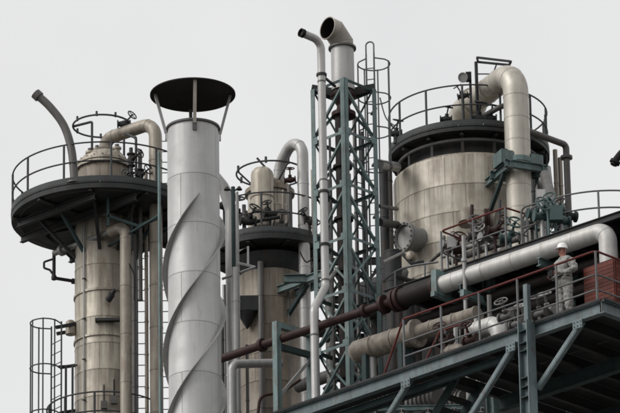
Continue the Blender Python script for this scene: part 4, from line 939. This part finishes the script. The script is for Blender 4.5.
# ================================================================== the worker
wpos = FP(foot(566, .55), .55); Hh = 1.70
fd = V((-.80, -.60, 0)).normalized(); ls = UP.cross(fd)       # facing direction, and the worker's left side
def W(f_, l_, z): return wpos + fd * f_ + ls * l_ + UP * (z + .03)
wk = thing('person', 'worker in pale grey overalls and white hard hat standing behind the railing', 'person', wpos)
J = {'pelvis': (W(0, 0, .93), .17), 'waist': (W(.01, 0, 1.08), .17), 'chest': (W(.0, 0, 1.26), .19), 'upper': (W(-.01, 0, 1.38), .13), 'neck': (W(.01, 0, 1.47), .058), 'head0': (W(.03, 0, 1.55), .075), 'head1': (W(.03, 0, 1.63), .088), 'head2': (W(.02, 0, 1.70), .07),
     'shL': (W(-.01, .20, 1.36), .1), 'elL': (W(-.02, .36, 1.10), .078), 'wrL': (W(.24, .16, 1.02), .045), 'haL': (W(.31, .11, 1.02), .04),
     'shR': (W(-.01, -.20, 1.36), .1), 'elR': (W(.02, -.31, 1.10), .078), 'wrR': (W(.25, -.16, 1.00), .045), 'haR': (W(.32, -.11, 1.01), .04),
     'hiL': (W(0, .10, .86), .125), 'knL': (W(.02, .13, .48), .1), 'anL': (W(-.02, .15, .10), .078), 'toL': (W(.16, .14, .045), .045),
     'hiR': (W(0, -.10, .86), .125), 'knR': (W(.03, -.12, .48), .1), 'anR': (W(0, -.13, .10), .078), 'toR': (W(.18, -.12, .045), .045)}
ED = [('pelvis', 'waist'), ('waist', 'chest'), ('chest', 'upper'), ('upper', 'neck'), ('neck', 'head0'), ('head0', 'head1'), ('head1', 'head2'), ('upper', 'shL'), ('shL', 'elL'), ('elL', 'wrL'), ('wrL', 'haL'), ('upper', 'shR'), ('shR', 'elR'), ('elR', 'wrR'), ('wrR', 'haR'),
      ('pelvis', 'hiL'), ('hiL', 'knL'), ('knL', 'anL'), ('anL', 'toL'), ('pelvis', 'hiR'), ('hiR', 'knR'), ('knR', 'anR'), ('anR', 'toR')]
keys = list(J); me = bpy.data.meshes.new('body_tmp'); me.from_pydata([tuple(J[k][0] - wpos) for k in keys], [(keys.index(a), keys.index(b)) for a, b in ED], []); me.update()
tmp = bpy.data.objects.new('body_tmp', me); col.objects.link(tmp)
md_ = tmp.modifiers.new('skin', 'SKIN'); md_.use_smooth_shade = True
sv = me.skin_vertices[0].data if me.skin_vertices else None
if sv is None:
    bpy.context.view_layer.objects.active = tmp; bpy.ops.mesh.customdata_skin_add(); sv = me.skin_vertices[0].data
for i, k in enumerate(keys):
    r_ = J[k][1]; sv[i].radius = (r_, r_); sv[i].use_root = (k == 'pelvis')
sb = tmp.modifiers.new('sub', 'SUBSURF'); sb.levels = 3; sb.render_levels = 3
dg = bpy.context.evaluated_depsgraph_get(); bme = bpy.data.meshes.new_from_object(tmp.evaluated_get(dg)); bpy.data.objects.remove(tmp)
bme.name = 'body'; bme.materials.clear()
for q in ('overall', 'skin', 'black'): bme.materials.append(M[q])
lp_ = {k: J[k][0] - wpos for k in keys}
for p in bme.polygons:
    c = p.center; k = min(keys, key=lambda q: (lp_[q] - c).length - J[q][1] * .6)
    p.material_index = 1 if k in ('neck', 'head0', 'head1', 'head2', 'haL', 'haR') else 2 if k in ('anL', 'anR', 'toL', 'toR') and c.z < .16 else 0
    p.use_smooth = True
from mathutils import noise
for v in bme.vertices:
    k = min(keys, key=lambda q: (lp_[q] - v.co).length - J[q][1] * .6)
    if k not in ('neck', 'head0', 'head1', 'head2', 'haL', 'haR', 'toL', 'toR'):
        v.co += v.normal * (.022 * noise.noise(V((v.co.x * 9, v.co.y * 9, v.co.z * 17))) + .012 * noise.noise(v.co * 24))
# fingers and face details join the same mesh
import bmesh
fb = MB()
for s_, hk in ((1, 'haL'), (-1, 'haR')):
    h = J[hk][0]; fwd_ = (h - J['wrL' if s_ > 0 else 'wrR'][0]).normalized()
    for j, l_ in enumerate((.055, .065, .06, .045)):
        b = h + fwd_ * .02 + UP * (.03 - .02 * j); fb.tube([b, b + fwd_ * l_ * .6, b + fwd_ * l_ * .8 - ls * s_ * .03, b + fwd_ * l_ * .7 - ls * s_ * .05], [.011, .010, .009, .007], 6)
    b = h + UP * .035; fb.tube([b - fwd_ * .01, b + fwd_ * .03 + UP * .015 - ls * s_ * .015, b + fwd_ * .05 + UP * .01 - ls * s_ * .03], [.012, .011, .008], 6)
hc = W(.03, 0, 1.61)
fb.tube([hc + fd * .085 + UP * .035, hc + fd * .105 + UP * .0, hc + fd * .112 - UP * .02, hc + fd * .088 - UP * .03], [.008, .012, .015, .008], 8)      # nose
for s_ in (-1, 1): fb.tube([hc + ls * s_ * .085 + UP * .03, hc + ls * s_ * .097 - fd * .01, hc + ls * s_ * .085 - UP * .03], [.008, .018, .008], 6)          # ears
bmx = bmesh.new(); bmx.from_mesh(bme); nv = [bmx.verts.new(v - wpos) for v in fb.v]
for f_ in fb.f:
    q = bmx.faces.new([nv[i] for i in f_]); q.material_index = 1; q.smooth = True
bmx.to_mesh(bme); bmx.free()
bo = bpy.data.objects.new('body', bme); col.objects.link(bo); bo.parent = wk; ROOT[bo.name] = ROOT[wk.name]
ht = W(.025, 0, 1.665)
hat_ = MB().lathe(ht, [(.118, -.012), (.12, 0), (.112, .012), (.108, .05), (.09, .095), (.056, .12), (.0, .13)], 28, UP + fd * .08).build('hard_hat', 'helmet', wk)
mb = MB(); br_ = []
for k in range(13):
    a = R(-65 + 130 * k / 12); d = fd * math.cos(a) + ls * math.sin(a); ext = .045 * math.cos(a * 1.1)
    for (q, dz) in ((.105, .008), (.115 + ext, -.012), (.115 + ext, -.018), (.105, -.002)): mb.v.append(ht + d * q + UP * dz)
for k in range(12):
    for j in range(4): mb.f.append((k * 4 + j, k * 4 + (j + 1) % 4, k * 4 + 4 + (j + 1) % 4, k * 4 + 4 + j))
mb.f += [(0, 1, 2, 3), (51, 50, 49, 48)]
mb.build('brim', 'helmet', hat_)
for s_ in (-1, 1): MB().lathe(hc + fd * .078 + ls * s_ * .032 + UP * .028, [(.004, 0), (.011, .004), (.009, .011), (.002, .014)], 10, fd).build('eye', 'black', wk)
MB().tube([hc + fd * .082 - ls * .022 - UP * .052, hc + fd * .09 - UP * .054, hc + fd * .082 + ls * .022 - UP * .052], .005, 6).build('mouth', 'brown_dark', wk)
MB().tube([W(.06, .0, 1.45) + ls * .07, W(.075, 0, 1.445), W(.06, 0, 1.45) - ls * .07], .022, 8).build('collar', 'overall', wk)
MB().tube(arc(W(0, 0, 1.0), .175, 0, 350, 28)[:-1], .02, 6, closed=True).build('belt', 'black', wk)
dvc = tag(MB().box(W(.36, 0, 1.02), .05, .16, .12, (fd, ls, UP)).build('handset', 'black', None, False), 'small dark handset held in both hands of the worker', 'handset')

# ================================================================== more small works round the columns
# added dark drum standing in for deep shade under the upper deck
dk = thing('shade_filler_drum', 'big dark drum form added to stand in for shade under the upper deck', 'vessel', UD(3, 3.2, -4.2))
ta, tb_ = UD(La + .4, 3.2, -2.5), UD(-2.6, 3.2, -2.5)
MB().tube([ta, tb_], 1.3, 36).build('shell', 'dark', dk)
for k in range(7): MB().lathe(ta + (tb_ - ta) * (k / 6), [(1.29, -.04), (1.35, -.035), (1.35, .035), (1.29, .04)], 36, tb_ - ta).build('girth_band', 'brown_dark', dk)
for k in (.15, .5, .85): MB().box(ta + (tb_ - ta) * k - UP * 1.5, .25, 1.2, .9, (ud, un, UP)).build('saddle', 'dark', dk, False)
# risers, ladder and valves right of the left column head
for k, (px, yt, yb, dy, rr, mt_) in enumerate(((131, 148, 250, -1.1, .05, 'dark_rail'), (136, 138, 260, -.8, .035, 'dark_rail'), (140, 150, 300, -1.0, .055, 'vent_dark'), (146, 172, 413, -.4, .05, 'pipe_tan'), (134, 235, 413, -.9, .06, 'vent_dark'))):
    q = P(px, yt, YL + dy); o = pipe('riser_pipe', ['dark riser hard against the right of the left drum', 'thin dark riser with bent top right of the left drum', 'grey riser beside the fat beige pipe on left platform', 'thin tan riser beside the fat beige pipe', 'grey riser between the two beige downcomers'][k],
        ([P(px - 14, yt - 6, YL + dy + .3)] if k == 1 else []) + [q, V((q.x, q.y, Zat(yb, q.x, q.y)))], rr, mt_, bands=.9)
    if k in (0, 2): valve(o, V((q.x, q.y, Zat(160 + 8 * k, q.x, q.y))), UP, 1.1, 'dark', (.6, -.7, .2)); valve(o, V((q.x, q.y, Zat(178, q.x, q.y))), UP, .9, 'dark', (-.5, -.8, .2))
for k, (px, py, w_) in enumerate(((90, 152, .12), (97, 149, .1), (117, 148, .12))):
    q = P(px, py + 8, YL - .35); o = thing('nozzle', ['left stub nozzle on the left column head', 'small middle stub nozzle on the left column head', 'right stub nozzle on the left column head'][k], 'nozzle', q)
    MB().lathe(q, [(w_ * .7, 0), (w_ * .7, .18), (w_, .181), (w_, .23), (w_ * .9, .24)], 14, (0, -.1, 1)).build('stub', 'clad', o)
    MB().lathe(q + UP * .24, [(w_ * .5, 0), (w_ * .5, .08)], 12).build('cap', 'vent_dark', o)
# conduits clipped to the columns
for k, (X_, Y_, r_, a_, z0, z1, lab) in enumerate(((LX, YL, lr, -128, zd - 8, zd - .4, 'thin conduit clipped down the left face of the slim left column'), (MX, YM, mr, -60, zm - 8, zm - 1.2, 'thin conduit clipped down the right face of the middle column'))):
    d = V((math.cos(R(a_)), math.sin(R(a_)), 0)); p = V((X_, Y_, 0)) + d * (r_ + .045)
    o = thing('conduit', lab, 'conduit', (p.x, p.y, z0)); MB().cyl((p.x, p.y, z0), (p.x, p.y, z1), .022, 8).build('tube', 'vent_dark' if k % 2 else 'galv', o)
    for j in range(int((z1 - z0) / 1.1)): MB().box((p.x, p.y, z0 + .5 + 1.1 * j), .07, .07, .025, (V((-d.y, d.x, 0)), d, UP)).build('clip', 'dark', o, False)
# curved handrail and dark lines at the foot of the broad column
o = thing('handrail', 'thin bent grey rail sweeping past the manhole foot', 'railing', P(384, 280, 113.5))
MB().tube(smooth([P(383, 282, 113.5), P(395, 272, 113.3), P(412, 266, 113.0), P(438, 262, 112.6)]), .028, 8).build('top_rail', 'grey_rail', o)
for px, py in ((395, 272), (425, 264)): MB().tube([P(px, py, 113.1), P(px, py + 38, 113.1)], .022, 8).build('post', 'grey_rail', o)
pipe('small_pipe', 'slim pale pipe running left from the manhole to the lattice tower', [P(383, 262, YT + .9), P(404, 252, 117.4)], .035, 'galv', n=10)
pipe('small_pipe', 'dark bent line at the foot of the broad column above the reducer', [P(396, 276, 114.0), P(410, 281, 113.6), P(424, 281, 113.4), P(437, 276, 113.0)], .06, 'near_black', .2, n=12)
# brackets between tower and broad column
for k, (py, rr) in enumerate(((164, .12), (222, .1), (206, .05))):
    a = P(379, py, 114.2); b = P(397, py + 3, 119); pipe('tie_pipe', ['upper short pipe linking tower and broad column', 'lower short pipe linking tower and broad column', 'thin tie line between tower and broad column'][k], [a, b], rr, ('galv', 'dark', 'dark_rail')[k], n=14)
# small lines and frames under the middle platform and round its foot
for k, (px, y0, y1, yy, mt_) in enumerate(((222, 300, 470, 125.5, 'dark_rail'), (247, 345, 470, 122.0, 'vent_dark'), (228, 355, 470, 118.5, 'galv'))):
    q = P(px, y0, yy); pipe('riser_pipe', ['thin dark line touching the right of the spiral stack', 'grey line rising before the middle column foot', 'pale knobbly line beside the spiral stack foot'][k], [V((q.x, q.y, 14)), q], .045, mt_, bands=.35 if k == 2 else 1.0)
o = pipe('small_pipe', 'bent brown line hooking round the middle column foot', [P(258, 413, 117.5), P(260, 396, 117.5), P(282, 392, 117.8), P(300, 380, 118.2)], .04, 'brown_pipe', .3, n=10)
# lattice clutter low behind the tower
rng = random.Random(3)
labs = ['topmost bent grey line behind tower foot', 'bent dark line next down behind tower foot', 'third bent line behind tower foot', 'fourth bent line low behind tower foot', 'lowest bent line behind tower foot', 'stub line with flange behind tower foot']
for k in range(6):
    y0 = 312 + 16 * k; yy = 115.5 + .5 * k; x0 = 322 + rng.uniform(0, 8); x1 = 352 + rng.uniform(0, 24)
    pipe('small_pipe', labs[k], [P(x0, y0 + 14, yy), P(x0 + 9, y0 + rng.uniform(-2, 6), yy), P(x1, y0 + rng.uniform(-10, 0), yy), P(x1 + 4, y0 + 16, yy)], rng.uniform(.04, .08), rng.choice(['galv', 'dark', 'vent_dark', 'brown_dark']), .15, n=10, flanges=[(P((x0 + x1) / 2, y0, yy), (1, .3, 0), .05)] if k % 2 else ())
# fittings crowded between the broad column and the upper deck rail
fit = [(447, 246, 'valve', 'galv'), (456, 250, 'valve', 'brown_pipe'), (478, 236, 'valve', 'vent_dark'), (486, 238, 'valve', 'galv'), (495, 232, 'valve', 'brown_pipe'), (510, 238, 'valve', 'valve_teal'), (532, 226, 'valve', 'dark'), (568, 216, 'valve', 'dark')]
wd = ['pale valve nearest the landing corner before the broad column', 'rusty valve just right of the landing corner', 'grey valve under the branch pipe flange', 'pale valve left of the fat pipe foot', 'rusty valve hard against the left of the fat pipe foot', 'teal valve in front of the fat pipe foot', 'dark valve left of the teal valve cluster', 'dark valve right of the teal valve cluster']
for k, (px, py, _, mt_) in enumerate(fit):
    q = P(px, py, 112.2 - .02 * (px - 440)); o = thing('line_valve', wd[k], 'valve', V((q.x, q.y, zu)), 'valves along the upper deck')
    MB().cyl(V((q.x, q.y, zu)), q, .04, 10).build('stand_pipe', mt_, o); valve(o, q, (.8, .6 - .3 * (k % 3), 0), 1.15 + .2 * (k % 3), mt_, (.5 - .3 * (k % 4), -.7, .4))
runs = [([(442, 257), (470, 247), (512, 232)], .05, 'galv', 'pale pipe running low along the upper deck rail'), ([(450, 262), (482, 250), (520, 238)], .08, 'vent_dark', 'grey pipe lying on the upper deck edge'),
        ([(472, 205), (472, 230), (492, 240)], .045, 'brown_pipe', 'thin rusty line dropping beside the pale nozzle elbow'), ([(500, 200), (499, 225), (488, 232)], .04, 'dark_rail', 'thin dark line left of the fat pipe'),
        ([(533, 180), (534, 208), (546, 214)], .05, 'dark', 'dark line dropping right of the fat pipe'), ([(430, 262), (444, 250), (444, 236)], .04, 'vent_dark', 'thin bent line left of the landing corner')]
for k, (pp, rr, mt_, lab) in enumerate(runs):
    pipe('small_pipe', lab, [P(a, b, 112.6 - .025 * (a - 440)) for a, b in pp], rr, mt_, .15, n=12, bands=.5)
for k, (px, py) in enumerate(((452, 243), (541, 196))):
    q = P(px, py, 112.0 - .02 * (px - 440)); o = thing('junction_box', ['small grey junction box on a stalk at the landing corner', 'small grey junction box on a stalk left of teal valves'][k], 'box', V((q.x, q.y, zu)))
    MB().cyl(V((q.x, q.y, zu)), q, .025, 8).build('stalk', 'galv', o); MB().box(q, .24, .14, .3).build('case', 'galv', o, False); MB().box(q - V((0, .075, 0)), .2, .012, .26).build('lid', 'galv_light', o, False)
# loose cables
cabs = [([(380, 98), (386, 118), (395, 126)], 114.0, 'thin cable sagging from the tower ladder to the broad column deck'), ([(300, 252), (306, 262), (313, 258)], 114.5, 'thin cable looping from the middle platform to the tower'),
        ([(128, 262), (134, 275), (134, 300)], 118.4, 'thin dark cable hanging beside the left downcomer')]
for pp, yy, lab in cabs:
    tag(MB().tube(smooth([P(a, b, yy + (4 * i if yy < 114.2 else 0)) for i, (a, b) in enumerate(pp)]), .018, 6).build('cable', 'black'), lab, 'cable')
# gusset bolts on the big knee joints of the front platform
bm3 = MB().cyl(-BD * .02, -BD * -.01, .016, 6).mesh('bolt', 'blue_steel')
for x0 in (580, 513, 408):
    t_ = foot(x0)
    gp = MB().box(FP(t_ + .06, -.03 + .0, -bh - .10), .26, .014, .20, (AD, BD, UP)).build('gusset', 'blue_steel', fpz, False)
    for i in range(3):
        for j in range(2): inst(bm3, 'bolt', gp, FP(t_ - .03 + .09 * i, -.038, -bh - .06 - .09 * j))
# dark risers added to make shade where the column showed pale
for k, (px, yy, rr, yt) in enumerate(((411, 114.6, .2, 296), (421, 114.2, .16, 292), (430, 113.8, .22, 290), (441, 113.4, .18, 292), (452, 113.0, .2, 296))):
    q = P(px, 320, yy); pipe('shade_filler_riser', 'dark riser %s added to make shade below the pipe reducer' % ['leftmost of five', 'second of five', 'thick middle one of five', 'fourth of five', 'rightmost of five'][k], [V((q.x, q.y, 12)), V((q.x, q.y, Zat(yt, q.x, q.y)))], rr, ('dark', 'brown_dark')[k % 2], bands=.7)
# more fittings on the middle platform and on the deck before the exchanger
for k, (px, py, mt_, sc_) in enumerate(((224, 206, 'dark', 1.3), (281, 226, 'vent_dark', 1.3), (270, 214, 'dark', 1.1), (310, 222, 'dark', 1.2))):
    q = P(px, py, YM - 1.15); o = thing('line_valve', ['dark valve at the left rim of the middle platform', 'grey valve in front of the middle column head', 'dark valve beside the small upright drum', 'dark valve right of the gooseneck pipe on the middle platform'][k], 'valve', V((q.x, q.y, zm)), 'valves on the middle platform')
    MB().cyl(V((q.x, q.y, zm)), q, .035, 10).build('stand_pipe', mt_, o); valve(o, q, (1, .3, 0), sc_, mt_, (.4 - .3 * k, -.6, .6))
for k, (px, b_, h_) in enumerate(((446, .9, .75), (472, .8, .5), (508, .9, .8))):
    p = FP(foot(px, b_), b_); o = thing('deck_valve', ['rusty valve at the stair head behind the rails', 'small rusty valve before the pale lagged pipe', 'grey valve right of the pale lagged pipe, beside the platform column'][k], 'valve', p, 'valves at the stair head')
    mt_ = ('brown_pipe', 'brown_pipe', 'vent_dark')[k]; MB().cyl(p, p + UP * h_, .05, 10).build('stand_pipe', mt_, o); valve(o, p + UP * h_, AD, 1.2, mt_, (-.3, -.6, .6))
# an inner ladder and thin lines packed into the tower
o = thing('ladder', 'thin ladder climbing inside the lattice tower behind the brown riser', 'ladder', V((tc.x + .38, tc.y + .2, 30)))
ladder(o, V((tc.x + .38, tc.y + .2, 30)), zT - .9, (.6, -.8, 0), .24, mt='dark_rail', rail_r=.016)
for k, (dx, dy, r_, mt_) in enumerate(((-.36, .1, .03, 'vent_dark'), (.12, .35, .025, 'galv'), (.5, -.1, .03, 'dark_rail'))):
    a = V((tc.x + dx, tc.y + dy, 12)); pipe('riser_pipe', ['slim grey line inside the tower left of the brown riser', 'slim pale line inside the tower right of the brown riser', 'slim dark line inside the right corner of the tower'][k], [a, V((a.x, a.y, zT - 1.2 - .9 * k))], r_, mt_, bands=1.38)
